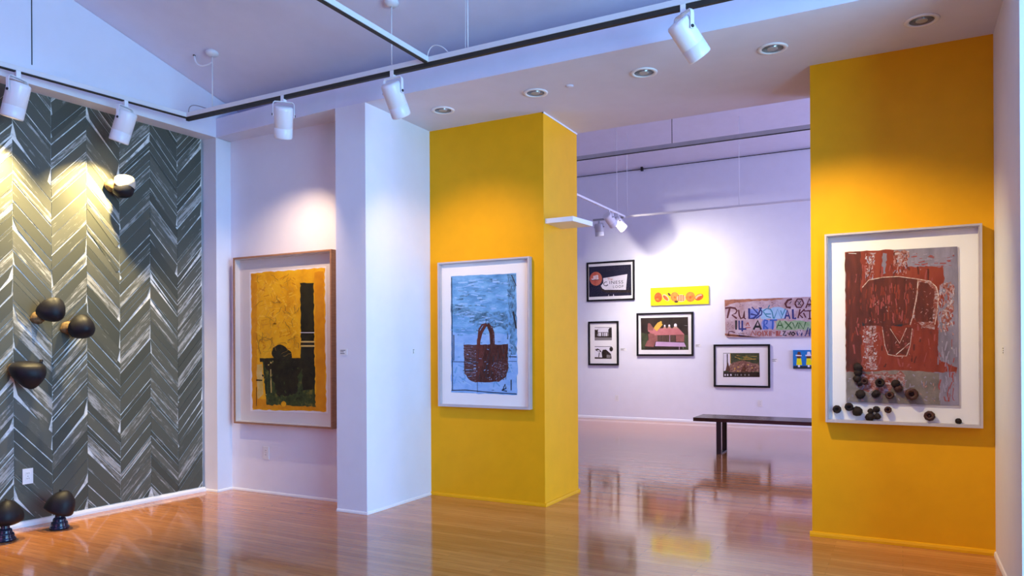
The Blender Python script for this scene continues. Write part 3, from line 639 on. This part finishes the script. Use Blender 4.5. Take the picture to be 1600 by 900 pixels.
# hand-lettered folk art board
fb = lambda a, b: (1125 + a / 10.667, 455 + b / 10.667)
def PXb(a, b): return PX(*fb(a, b), 1, yF - .03)
cb_ = [PXb(a, b) for a, b in ((75, 140), (2080, 85), (2080, 800), (110, 772), (85, 745))]
zt = cb_[0].z
t = thing('painted_board', (cb_[0].x + .7, yF, cb_[3].z), 'long hand-lettered board in pink, blue and green beside the yellow wall', 'painting', 'pictures on the far gallery wall')
BOARD = paint('board_pink_grey', [(.25, (.30, .17, .15)), (.5, (.46, .33, .35)), (.75, (.60, .52, .56))], 6)
BOARDE = paint('board_rust_edge', [(.3, (.26, .10, .06)), (.7, (.45, .20, .12))], 10)
x0, x1 = cb_[0].x, cb_[0].x + 1.85
pts = [(x0, zt), (x1, zt - .005), (x1, 1.51), (x0 + .05, 1.515), (x0 + .015, 1.545)]
MB().prism([Vector((x, yF - .03, z)) for x, z in pts], [Vector((x, yF - .001, z)) for x, z in pts]).build('board', BOARD, t)
SKY_ = paint('board_light_blue', [(.3, (.22, .45, .66)), (.7, (.42, .58, .76))], 8); GRN_ = paint('board_green', [(.3, (.20, .36, .16)), (.7, (.40, .52, .32))], 10); BLU_ = paint('board_blue', [(.3, (.12, .18, .52)), (.7, (.28, .36, .66))], 10)
MAR = plain('lettering_maroon', (.085, .012, .016), .6); NVY = plain('lettering_navy', (.014, .024, .16), .6); BLKL = plain('lettering_black', (.008, .008, .010), .6); GRL = plain('lettering_green', (.03, .13, .03), .6); BLL = plain('lettering_blue', (.03, .10, .42), .6); RUS = plain('lettering_rust', (.36, .075, .05), .6); TEAL = plain('lettering_teal', (.03, .20, .30), .6)
pr = Print(yF - .0305, fb)
pr.poly([(80, 145), (900, 120), (1100, 118), (900, 150), (500, 165), (200, 200), (85, 260)], BOARDE, jit=8, sub=40)
pr.poly([(85, 700), (130, 755), (700, 772), (85, 740)], BOARDE, jit=4, sub=40)
pr.poly([(650, 300), (1000, 260), (1120, 330), (1060, 465), (700, 465)], SKY_, jit=18, sub=50); pr.poly([(470, 300), (640, 300), (660, 450), (480, 455)], BLU_, jit=12, sub=40)
pr.poly([(930, 490), (1530, 500), (1530, 640), (940, 640)], GRN_, jit=14, sub=50); pr.poly([(700, 480), (900, 480), (900, 630), (700, 640)], BLU_, jit=10, sub=40)
def st(mat, wd, *lines):
    for l in lines: pr.line(l, wd, mat)
st(MAR, 28, [(85, 285), (170, 272), (250, 285), (285, 325), (260, 370), (200, 395), (280, 455)], [(165, 275), (140, 370), (122, 450)])            # R
st(MAR, 26, [(310, 310), (320, 400), (345, 455), (390, 440), (405, 330), (405, 450), (430, 460)])                                                # U
st(NVY, 30, [(485, 285), (488, 455), (560, 450), (600, 400), (510, 380)]); st(NVY, 22, [(530, 262), (640, 380)], [(690, 270), (640, 380), (560, 460)])   # L B Y
st(NVY, 20, [(650, 270), (700, 340), (690, 390), (600, 455)])
st(TEAL, 18, [(720, 330), (780, 290), (840, 300), (870, 350), (890, 455)], [(720, 340), (780, 420), (850, 440)], [(760, 380), (850, 380)], [(800, 280), (830, 230)])
st(TEAL, 16, [(900, 460), (960, 300), (1020, 455), (1090, 290)], [(1010, 320), (1040, 400)])
st(NVY, 30, [(1080, 460), (1120, 315), (1165, 460)], [(1090, 410), (1150, 410)], [(1212, 300), (1218, 455), (1270, 450)])
st(MAR, 22, [(1335, 300), (1300, 450)], [(1410, 300), (1320, 385), (1380, 445)], [(1400, 330), (1500, 325), (1600, 320)], [(1495, 330), (1495, 460)], [(1470, 460), (1530, 460)], [(1390, 360), (1430, 440)])
st(BLKL, 34, [(268, 485), (268, 640)]); st(NVY, 26, [(318, 490), (320, 640)], [(320, 630), (440, 630)], [(370, 490), (370, 670)])
st(RUS, 14, [(430, 580), (460, 520), (490, 580)], [(420, 610), (510, 605)], [(440, 540), (480, 530)])
st(BLKL, 32, [(560, 640), (630, 490), (685, 640)], [(580, 590), (670, 590)])
st(BLL, 26, [(735, 490), (730, 630)], [(735, 480), (790, 490), (780, 540), (735, 560), (800, 630)], [(830, 485), (950, 480)], [(880, 490), (875, 640)])
st(GRL, 18, [(945, 610), (1000, 490), (1050, 610)], [(960, 570), (1040, 570)], [(1080, 500), (1200, 630)], [(1190, 510), (1090, 630)], [(1210, 520), (1250, 620), (1300, 520)], [(1310, 620), (1320, 520), (1390, 630), (1430, 510)])
st(MAR, 34, [(1200, 130), (1130, 150), (1090, 210), (1110, 265), (1180, 275)]); st(MAR, 24, [(1250, 200), (1290, 130), (1360, 130), (1395, 200), (1350, 270), (1280, 268), (1248, 205)], [(1430, 280), (1490, 120), (1560, 280)], [(1450, 220), (1540, 220)])
st(BLKL, 10, [(1290, 160), (1350, 240)], [(1350, 160), (1300, 230)], [(1160, 210), (1190, 170)], [(1470, 250), (1500, 240)])
st(RUS, 16, [(510, 740), (540, 660), (590, 740), (600, 660)], [(640, 670), (620, 720), (660, 745), (690, 700), (650, 668)], [(710, 660), (720, 745)], [(740, 660), (800, 745)], [(790, 660), (745, 745)], [(825, 660), (825, 745)], [(850, 745), (850, 660), (900, 700), (940, 660), (940, 745)], [(960, 660), (965, 745)], [(1000, 665), (985, 740), (1030, 740)])
st(BLKL, 20, [(1045, 670), (1090, 660), (1050, 735), (1110, 735)], [(1130, 690), (1150, 730), (1180, 670)], [(1210, 680), (1190, 715), (1220, 740), (1250, 710), (1215, 678)])
st(NVY, 18, [(1420, 750), (1470, 600)], [(1490, 750), (1500, 620)], [(1300, 740), (1280, 680)], [(1350, 740), (1370, 690)]); st(MAR, 16, [(140, 730), (150, 670), (200, 670), (250, 690)])
for k in range(90):
    x, y = random.choice(((random.uniform(130, 1060), random.uniform(170, 260)), (random.uniform(120, 230), random.uniform(480, 640)), (random.uniform(270, 520), random.uniform(690, 750)), (random.uniform(1250, 1500), random.uniform(650, 750))))
    a = random.uniform(0, 3.14); l = random.uniform(6, 14); pr.line([(x, y), (x + l * math.cos(a), y + l * math.sin(a))], 8, random.choice((BLKL, MAR, NVY)))
pr.build('hand_lettering', t)
# wide-matted dark picture
t, _ = pic('black framed small dark market scene in a wide white mat, above the bench', [(1115, 538), (1203, 538), (1203, 606), (1115, 604.5)])
fk = lambda a, b: (1100 + a / 5, 440 + b / 5)
OCH = paint('market_ochre', [(.3, (.10, .05, .03)), (.5, (.26, .12, .09)), (.7, (.42, .28, .16))], 22)
pr = Print(yF - .0152, fk)
pr.poly([(150, 558), (432, 558), (436, 746), (150, 746)], PGREEN); pr.poly([(205, 640), (300, 615), (430, 650), (432, 705), (190, 710)], OCH, jit=4, sub=12)
pr.poly([(152, 562), (205, 562), (208, 640), (180, 690), (154, 700)], SIGNW); pr.line([(182, 565), (182, 690)], 7, PDARK); pr.line([(205, 562), (206, 640)], 5, PYEL)
pr.poly([(168, 698), (185, 620), (205, 698)], FBR); pr.poly([(285, 706), (315, 650), (345, 706)], FBR)
for k in range(26): pr.line([(random.uniform(235, 410),) * 1 + (random.uniform(575, 615),), (random.uniform(240, 415), random.uniform(575, 615))], 2.5, random.choice((GRL, PYEL, PGREEN)))
pr.poly([(152, 708), (434, 708), (436, 746), (150, 746)], PDARK)
for x in (165, 185, 210, 245, 262, 290, 320, 350): pr.poly([(x - 5, 722), (x + 5, 722), (x + 6, 736), (x - 5, 736)], SIGNW if x < 220 else GREYP)
for k in range(40): x = random.uniform(215, 425); y = random.uniform(640, 700); pr.oval((x, y), 6, 4, random.choice((OCH, FBR, PSKIN, PYEL)))
pr.build('print', t)
# small blue painting with two yellow dresses
cA = PX(1239, 547, 1, yF - .03); cB = PX(1240, 576, 1, yF - .03)
t = thing('canvas_painting', (cA.x + .24, yF, cB.z), 'small blue canvas of two figures in yellow dresses, half hidden by the yellow wall', 'painting', 'pictures on the far gallery wall')
COB = paint('cobalt_blue_paint', [(.3, (.01, .14, .42)), (.7, (.02, .22, .56))], 8)
MB().box(cA.x, cA.x + .48, yF - .03, yF - .001, cB.z, cA.z).build('canvas', COB, t)
pr = Print(yF - .0305, fk)
pr.poly([(698, 658), (930, 658), (930, 680), (698, 680)], BLK)
for x in (742, 818, 894):
    pr.oval((x, 585), 18, 18, FBR); pr.poly([(x - 16, 578), (x - 10, 548), (x + 10, 548), (x + 18, 578)], SIGNW if x > 800 else FBR); pr.poly([(x - 17, 600), (x + 17, 600), (x + 24, 652), (x - 20, 652)], LEMON); pr.poly([(x - 26, 572), (x + 22, 575), (x + 20, 582), (x - 24, 582)], SIGNW)
    pr.poly([(x - 8, 652), (x + 8, 652), (x + 8, 668), (x - 8, 668)], SIGNW)
pr.build('print', t)

# ================================================================== TRACK LIGHTING
yT = 4.3; zT = 3.372                          # underside of the white track body
def rail(name, label, a, b, group, hh=.036, wd=.038, slot=.018, body=TRACKW, slotm=DARK):
    a = Vector(a); b = Vector(b); e = (b - a).normalized(); s = Vector((e.y, -e.x, 0)); c = (a + b) / 2; L = (b - a).length / 2
    t = thing(name, c, label, 'track', group)
    MB().obox(c + Z * hh / 2, e, s, Z, L, wd / 2, hh / 2).build('channel', body, t)
    if slot: MB().obox(c - Z * slot / 2, e, s, Z, L - .004, wd * .36, slot / 2).build('slot', slotm, t)
    return t
G = 'white lighting tracks in the front room'
cor = PX(293, 181, 2, zT + .018); cor.y = yT
t1 = rail('lighting_track', 'long white lighting track running along the soffit front', (cor.x, yT, zT), (3.1, yT, zT), G, slot=.03)
p_left = PX(0, 100, 2, zT + .018); e = (Vector((cor.x, yT, 0)) - Vector((p_left.x, p_left.y, 0))).normalized()
far_l = Vector((cor.x, yT, zT)) - e * 1.9
t2 = rail('lighting_track', 'white lighting track running along the chevron wall', far_l, (cor.x, yT, zT), G, slot=.008)
tx = PX(668, 91, 1, yT).x
t3 = rail('lighting_track', 'short white lighting track branching toward the camera at top centre', (tx, yT - .019, zT + .002), (tx - .02, 1.2, zT + .002), G, slot=.006)
def cz(y): return ceil_z(y)
for u, v in ((332, 168), (612, 105), (731, 70), (1180, -30)):
    x = PX(u, v, 1, yT).x
    rd = MB().tube([(x, yT, zT + .036), (x, yT, cz(yT) - .01)], .0045).build('suspension_rod', TRACKW, t1)
    MB().lathe((x, yT, cz(yT) - .032), Z, [(.008, -.006), (.03, -.002), (.05, .012), (.055, .03), (.05, .042)], 20).build('ceiling_canopy', TRACKW, t1)
xr = PX(332, 168, 1, yT).x; ch = PX(295, 50, 1, yT)
hole = Vector((xr - .2, yT - .02, cz(yT - .02)))
def curve_pts(ctrl, n=14):
    out = []; c = [Vector(p) for p in ctrl]
    for i in range(n + 1):
        t = i / n; q = c[:]
        while len(q) > 1: q = [q[k].lerp(q[k + 1], t) for k in range(len(q) - 1)]
        out.append(q[0])
    return out
MB().tube(curve_pts([hole, hole + Vector((.02, 0, -.14)), (xr - .06, yT, cz(yT) - .1), (xr - .003, yT, cz(yT) - .085)]), .0065).build('cable', LAMPW, t1)
MB().lathe(hole - Z * .004, Z, [(.012, 0), (.012, .01)], 12).build('cable_hole', BLACK, t1)
STAIN = None
MB().tube(curve_pts([(cor.x + .02, yT, zT + .036), (cor.x + .02, yT, zT + .13), (cor.x + .1, yT, zT + .1), (xr - .06, yT, zT + .036)]), .004).build('cable', TRACKG, t1)
xb = PX(731, 70, 1, yT).x
MB().tube(curve_pts([(tx + .0, yT, zT + .036), (tx + .0, yT, zT + .14), (tx + .1, yT, zT + .14), (tx + .18, yT, zT + .036)]), .004).build('cable', TRACKW, t1)
MB().tube(curve_pts([(xb - .02, yT, zT + .036), (xb - .018, yT, zT + .3), (xb - .012, yT, cz(yT) - .01)]), .0025).build('cable', TRACKW, t1)

def spot_head(label, hang, aim, group, dia=.145, ln=.25, power=60, color=(1, .78, .48), size=70, blend=.6, drop=.155, on=True, yoke=True, mat=LAMPW):
    """hang: point on the underside of the track; aim: point the lamp looks at"""
    hang = Vector(hang); piv = hang - Z * drop; a = (Vector(aim) - piv).normalized(); r = dia / 2
    side = a.cross(Z).normalized()
    t = thing('track_spotlight', hang, label, 'spotlight', group)
    MB().obox(hang - Z * .018, X, Y, Z, .016, .016, .03).build('track_adapter', mat, t)
    # yoke: a flat strap bent over the back of the can
    up = Z
    top = piv + up * (drop - .05)
    hw = r + .009
    yh = drop - .05; prof = [(-hw, -.012), (-hw, yh - .028), (-hw * .96, yh - .012), (-hw * .82, yh - .001), (0, yh), (hw * .82, yh - .001), (hw * .96, yh - .012), (hw, yh - .028), (hw, -.012)]
    fw = side.cross(up)
    mb = MB()
    for (s0, h0), (s1, h1) in zip(prof, prof[1:]):
        p = piv + side * s0 + up * h0; q = piv + side * s1 + up * h1; d = (q - p).normalized()
        mb.obox((p + q) / 2, d, fw, d.cross(fw), (q - p).length / 2 + .002, .012, .0025)
    mb.build('yoke', mat, t)
    MB().lathe(top, Z, [(.009, 0), (.009, .03)], 12).build('stem', mat, t)
    for k in (-1, 1): MB().lathe(piv + side * k * (hw + .0005), side * k, [(.010, 0), (.010, .006), (.007, .009)], 12).build('pivot_knob', BLACK, t)
    back = piv - a * ln * .28; hs = MB()
    hs.lathe(back, a, [(r * .60, 0), (r * .90, .004), (r * .985, .014), (r, .03), (r, ln * .66), (r * .985, ln * .665), (r * .985, ln * .675), (r, ln * .68), (r, ln - .012), (r * .97, ln - .003), (r * .90, ln), (r * .86, ln - .006), (r * .84, ln - .03)], 32)
    hs.build('lamp_housing', mat, t)
    MB().lathe(back + a * (ln - .032), a, [(r * .82, 0), (r * .82, .004)], 24).build('lens', LENS if on else CANIN, t)
    if on:
        l = bpy.data.lights.new('spot_bulb', 'SPOT'); l.energy = power; l.color = color; l.spot_size = R(size); l.spot_blend = blend; l.shadow_soft_size = .02
        o = bpy.data.objects.new('spot_bulb', l); COL.objects.link(o); o.parent = t
        pos = back + a * (ln + .004); o.location = pos - hang
        o.rotation_euler = a.to_track_quat('-Z', 'Y').to_euler()
    return t
SG = 'white track spotlights in the front room'
def t1x(u, v): return PX(u, v, 1, yT).x
WARM = (1, .74, .40)
spot_head('white track spotlight aimed at the yellow print in the niche', (t1x(443, 158), yT, zT), (-5.02, 4.9, 1.35), SG, power=105, color=(1, .70, .46), size=98, blend=1)
spot_head('white track spotlight in front of the soffit, aimed at the blue print', (t1x(614, 112), yT, zT), (-3.27, 5.55, 1.45), SG, power=88, color=(1, .70, .40), size=95, blend=1)
spot_head('large white track spotlight at top right, aimed at the red print', (t1x(1068, 5), yT, zT), (-.12, 5.55, 1.42), SG, power=255, color=(1, .78, .38), size=70, blend=1)
q1 = PX(186, 160, 2, zT); q2 = PX(16, 115, 2, zT)
def on_t2(y): k = (yT - y) / e.y; return Vector((cor.x, yT, zT)) - e * k
h1 = on_t2(q1.y); h2 = on_t2(q2.y)
spot_head('white track spotlight lighting the chevron wall above the cream shell', h1, (-5.92, 3.66, 2.2), SG, dia=.15, ln=.26, power=360, color=(1, .76, .34), size=94, blend=1)
spot_head('white track spotlight at the left edge, lighting the chevron wall', h2, (-5.94, 2.90, 2.15), SG, dia=.15, ln=.26, power=360, color=(1, .76, .34), size=94, blend=1)
# recessed downlights in the soffit
for k, ((u, v), lab) in enumerate(zip([(692, 172), (837, 145), (1006, 113), (1207, 75), (1440, 34)],
        ('recessed downlight in the soffit nearest the white pier', 'recessed downlight above the yellow column, second from the white pier', 'recessed downlight in the middle of the row in the soffit', 'recessed downlight just left of the right yellow wall', 'recessed downlight in the soffit above the right yellow wall'))):
    c = PX(u, v, 2, H); c.y = 5.16
    t = thing('recessed_downlight', c, lab, 'downlight', 'recessed downlights in the soffit')
    MB().lathe(c - Z * .004, Z, [(.072, .0035), (.070, -.002), (.082, -.005), (.096, -.003), (.098, .0035)], 32).build('trim_ring', BASEW, t)
    MB().lathe(c - Z * .0035, Z, [(.069, .0), (.066, .0015), (.040, .0025)], 28).build('reflector', CANIN, t)
    MB().lathe(c - Z * .0062, Z, [(.030, 0), (.034, .0012), (.034, .003)], 20).build('lamp', plain('frosted_bulb', (.42, .42, .40), .4), t)
c = PX(890, 134, 2, H)
tag(MB().lathe(c, -Z, [(.03, .0005), (.03, .005), (.022, .009), (.006, .011)], 20).build('soffit_sensor', CEIL, origin=c), 'tiny round sensor on the soffit between two downlights', 'sensor')

# far room tracks and lamps
yG = 11.9; kG = PX(976, 340, 1, yG)
GF = 'white lighting tracks in the far gallery'
ta = rail('lighting_track', 'thin white track across the far gallery in front of the far wall', (kG.x, yG, kG.z), (5.5, yG, kG.z), GF, hh=.03, wd=.03, slot=0)
tb_ = rail('lighting_track', 'thin white track coming from behind the yellow column in the far gallery', (kG.x, yG - .0155, kG.z), (kG.x - .02, 7.0, kG.z), GF, hh=.03, wd=.035, slot=0, body=LAMPW)
def cf(y): return 4.66 + SL * (yF - y)
for u in (980, 1155):
    x = PX(u, 335, 1, yG).x; MB().tube([(x, yG, kG.z + .03), (x, yG, cf(yG))], .005, 6).build('suspension_rod', LAMPW, ta)
pz = PX(964, 335, 0, kG.x); MB().tube([(kG.x, pz.y, kG.z + .03), (kG.x, pz.y, cf(pz.y))], .005, 6).build('suspension_rod', LAMPW, tb_)
y2 = 11.0; z2 = PX(1085, 226, 1, y2).z
tg = rail('lighting_track', 'grey track bar hanging high across the far gallery', (-8.4, y2, z2), (5.5, y2, z2), GF, hh=.06, wd=.05, slot=.008, body=TRACKG2)
x = PX(1050, 215, 1, y2).x; MB().tube([(x, y2, z2 + .06), (x, y2, cf(y2))], .006, 6).build('suspension_wire', BLACK, tg)
# dark cable line at the wall head with its clamp
wl = MB().tube([(-8.5, yF - .02, 4.635), (6.4, yF - .02, 4.635)], .007, 6)
c3 = PX(1003, 262, 1, yF - .03)
tcl = thing('wall_cable', (0, yF - .02, 4.635), 'thin black cable running along the top of the far wall', 'cable'); wl.build('cable', BLACK, tcl)
MB().box(c3.x - .02, c3.x + .02, yF - .05, yF, 4.60, 4.80).build('clamp', BLACK, tcl)
SF = 'small track spotlights in the far gallery'
def far_head(label, u, v, aimpt, mat=LAMPW, **k):
    p = PX(u, v, 0, kG.x); return spot_head(label, (kG.x, p.y, kG.z), aimpt, SF, dia=.15, ln=.24, drop=.12, mat=mat, **k)
GREYL = plain('shaded_grey_enamel', (.52, .53, .56), .35, var=.02)  # darker copy of the white enamel, shade put into the colour
cr = PX(927, 345, 1, yG - .1); cr2 = PX(960, 341, 1, yG - .1)
tr = rail('lighting_track', 'short shade-greyed track stub beside the yellow column in the far gallery', (cr.x, yG - .1, kG.z - .0302), (kG.x + .02, yG - .1, kG.z - .0302), GF, hh=.03, wd=.04, slot=0, body=TRACKG)  # shadowed track, its shade is put into the grey body colour
h = PX(936, 346, 1, yG - .1)
spot_head('small shade-greyed track spotlight nearest the yellow column in the far gallery', (h.x, yG - .1, kG.z - .0302), (h.x + .03, yG + .3, .8), SF, dia=.15, ln=.22, drop=.11, mat=GREYL, power=150, color=(1, .88, .80), size=90, blend=1)
far_head('small white track spotlight in the middle of the far gallery trio', 951, 329, (-3.6, yF, 1.9), power=140, color=(1, .88, .80), size=135, blend=1)
far_head('small bright white track spotlight at the end of the far gallery track', 965, 335, (-2.6, yF, 1.3), power=165, color=(1, .90, .86), size=135, blend=1)

# ================================================================== SHELF ON THE COLUMN
zs = 2.45
pA = PX(860, 341, 2, zs); pB = PX(895, 337.5, 2, zs); pC = PX(926, 346.5, 2, zs); pA.x = xC
pD = Vector((xC, pC.y, zs))
tag(MB().prism([p - Z * .04 for p in (pA, pB, pC, pD)], [Vector(p) for p in (pA, pB, pC, pD)]).build('wall_shelf', BASEW, origin=(xC, pA.y, zs)), 'small white angled shelf projecting from the yellow column side', 'shelf')

# ================================================================== BENCH IN THE FAR ROOM
yb0, yb1 = 9.27, 9.80; zb = PX(1100, 653, 1, yb0).z
xb0 = PX(1083, 654, 1, yb0).x
t = thing('bench', (xb0 + .8, (yb0 + yb1) / 2, 0), 'long dark wooden bench on black steel loop legs in the far gallery', 'bench')
MB().box(xb0, xb0 + 1.75, yb0, yb1, zb - .045, zb).build('seat', BENCHW, t)
STEEL = plain('black_steel', (.012, .012, .013), .35, var=.1)
for xl in (-2.07, xb0 + 1.5):
    for yy in (9.36, 9.69): MB().box(xl, xl + .06, yy - .012, yy + .012, .0, zb - .045).build('leg', STEEL, t)
    MB().box(xl, xl + .06, 9.372, 9.678, 0, .014).build('foot_bar', STEEL, t)

# ================================================================== SHELL SCULPTURES
def dome(mb, c, axis, r, ln, tip=.15, seed=0, squash=1.0):
    """half shell: rounded cap along axis, slightly pointed, nearly flat on the back"""
    rnd = random.Random(seed); a = Vector(axis).normalized(); u = a.cross(Z).normalized() if abs(a.z) < .95 else X.copy(); w = u.cross(a)
    ph = rnd.uniform(0, 6)
    def fn(d):
        k = 1 + .05 * math.sin(3 * math.atan2(d.y, d.x) + ph) + .03 * math.sin(5 * d.z + ph)
        z = d.z
        hz = ln * (z ** 1.0 if z > 0 else 0) * (1 + tip * max(0, z) ** 6) if z > 0 else ln * .30 * z
        f = 1.0 if z > 0 else 1 - .12 * (-z)
        return (d.x * r * k * f, d.y * r * k * f * squash, hz)
    mb.blob(c, u, w, a, fn, 28, 20); return mb
GS = 'dark shell sculptures by the chevron wall'
def wall_shell(label, base_px, dome_px, off, r, ln, axis, mats, seed, squash=1.0):
    b = PL(*base_px, .03); c = PL(*dome_px, off)
    t = thing('shell_sculpture', PL(*base_px, 0), label, 'sculpture', GS)
    rnd = random.Random(seed); ph = rnd.uniform(0, 6)
    MB().tube([b - NL * .025, b.lerp(c, .5), c], .018, 10).build('mounting_stem', SHELLB, t)
    MB().blob(b + NL * .012, NL.cross(Z).normalized(), Z, NL, lambda d: (d.x * .05 * (1 + .12 * math.sin(4 * d.y + ph)), d.y * .052 * (1 + .1 * math.sin(5 * d.x + ph)), d.z * .045), 16, 10).build('base_shell', SHELLB, t)
    dome(MB(), c, axis, r, ln, seed=seed, squash=squash).build('dome_shell', mats[0], t)
    return t, c
t, c = wall_shell('cream and black shell sculpture lit high on the chevron wall', (172, 290), (192, 289), .12, .088, .10, (.8, .25, .35), (SHELLC,), 3)
dome(MB(), c - Vector((.0, 0, .022)), (.75, .3, -.75), .092, .085, seed=5).build('dark_shell', SHELL, t)
wall_shell('upper black shell of the close pair on the chevron wall', (58, 496), (80, 483), .13, .102, .105, (.80, -.1, -.55), (SHELL,), 11)
wall_shell('lower black shell of the close pair on the chevron wall', (104, 512), (127, 511), .13, .100, .10, (.95, -.1, -.2), (SHELL,), 17)
t, c = wall_shell('black bowl-shaped shell mounted open side up on the chevron wall', (22, 578), (41, 573), .12, .145, .155, (.30, .02, -.95), (SHELL,), 23, squash=.8)
# horn tip of the bowl
q = PL(64, 570, .13); MB().tube([q - Z * .03, q + Z * .012, q + Z * .04 + DL * .004], .012, 8).build('horn_tip', SHELL, t)
def floor_shell(label, foot_px, top_px, tilt, seed, r=.105):
    f = PX(*foot_px, 2, 0); t = thing('shell_sculpture', f, label, 'sculpture', GS)
    MB().lathe(f, Z, [(.062, 0), (.068, .006), (.066, .020), (.056, .032), (.058, .038), (.054, .052), (.044, .062), (.046, .068), (.040, .082), (.028, .090), (.030, .096), (.026, .112), (.020, .122)], 28).build('ringed_stand', STAND, t)
    c = f + Z * .145
    dome(MB(), c, tilt, r, .135, tip=.1, seed=seed).build('dome_shell', SHELL, t)
    p = c + Z * .12 + DL * .005; MB().tube([p - Z * .02, p + Z * .008, p + Z * .03 + X * .006], .008, 8).build('stalk', SHELL, t)
floor_shell('round black shell on a ringed stand at the bottom left corner', (8, 845), (8, 800), (.15, .05, 1), 31, r=.112)
floor_shell('tilted black shell on a ringed stand against the chevron wall base', (93, 826), (92, 790), (.25, .25, .9), 37)

# ================================================================== OUTLETS AND LABEL CARDS
def outlet_thing(name, label, c, right, n, w=.075, h=.118, kind='duplex'):
    c = Vector(c); t = thing(name, c, label, 'outlet' if 'outlet' in name else 'switch')
    MB().obox(c + n * .003, right, n, Z, w / 2, .003, h / 2).build('cover_plate', PLATE, t)
    for k in (-1, 1):
        s = MB().obox(c + n * .0065 + Z * .02 * k, right, n, Z, .017, .0012, .0145).build('socket', PLATE, t)
        mb = MB()
        for j in (-1, 1): mb.obox(c + n * .0079 + Z * (.02 * k + .003) + right * .0065 * j, right, n, Z, .0014, .0003, .0045)
        mb.build('slots', BLACK, s)
    MB().lathe(c + n * .006, n, [(.003, 0), (.003, .0015)], 8).build('screw', CANIN, t)
outlet_thing('wall_outlet', 'white outlet plate on the chevron wall above the floor shells', PL(43, 744, .006), DL, NL)
c = PX(416, 707.5, 1, yN); outlet_thing('wall_outlet', 'white outlet plate on the niche wall below the yellow print', (c.x, yN, c.z), X, -Y)
c = PX(964, 622, 1, yF); outlet_thing('wall_outlet', 'white outlet plate low on the far gallery wall near the column', (c.x, yF, c.z), X, -Y)
c = PX(1188, 630, 1, yF); outlet_thing('wall_outlet', 'white outlet plate low on the far gallery wall above the bench', (c.x, yF, c.z), X, -Y)
CARD = plain('label_card', (.80, .80, .78), .6, var=.01); TXT = plain('label_print', (.08, .08, .09), .7)
def card(label, c, right, n, w=.075, h=.05):
    c = Vector(c); t = thing('label_card', c, label, 'label', 'small printed label cards on the walls')
    MB().obox(c + n * .0015, right, n, Z, w / 2, .0015, h / 2).build('card', CARD, t)
    mb = MB()
    for k, l in enumerate((.8, .55, .68)): mb.obox(c + n * .0032 + Z * (h * .28 - k * h * .26) - right * w * (.45 - l * .45), right, n, Z, w * .45 * l, .0002, h * .055)
    mb.build('printed_lines', TXT, t)
c = PX(537, 550, 1, yP); card('small label card on the front of the white pier', (c.x, yP, c.z), X, -Y)
c = PX(646, 549, 0, xP); card('small label card on the bright side of the white pier', (xP, c.y, c.z), Y, X, w=.03)
c = PX(974, 546, 1, yF); card('small label card right of the paired black and white photographs', (c.x, yF, c.z), X, -Y, .12, .05)
c = PX(1091, 540, 1, yF); card('small label card right of the pink building photograph', (c.x, yF, c.z), X, -Y, .1, .05)
c = PX(1211, 563, 1, yF); card('small label card right of the dark market scene', (c.x, yF, c.z), X, -Y, .1, .06)
c = PX(1568, 548, 0, xR); card('small label card on the white wall at the right edge', (xR, c.y, c.z), Y, -X, .07, .05)
bpy.context.view_layer.update()
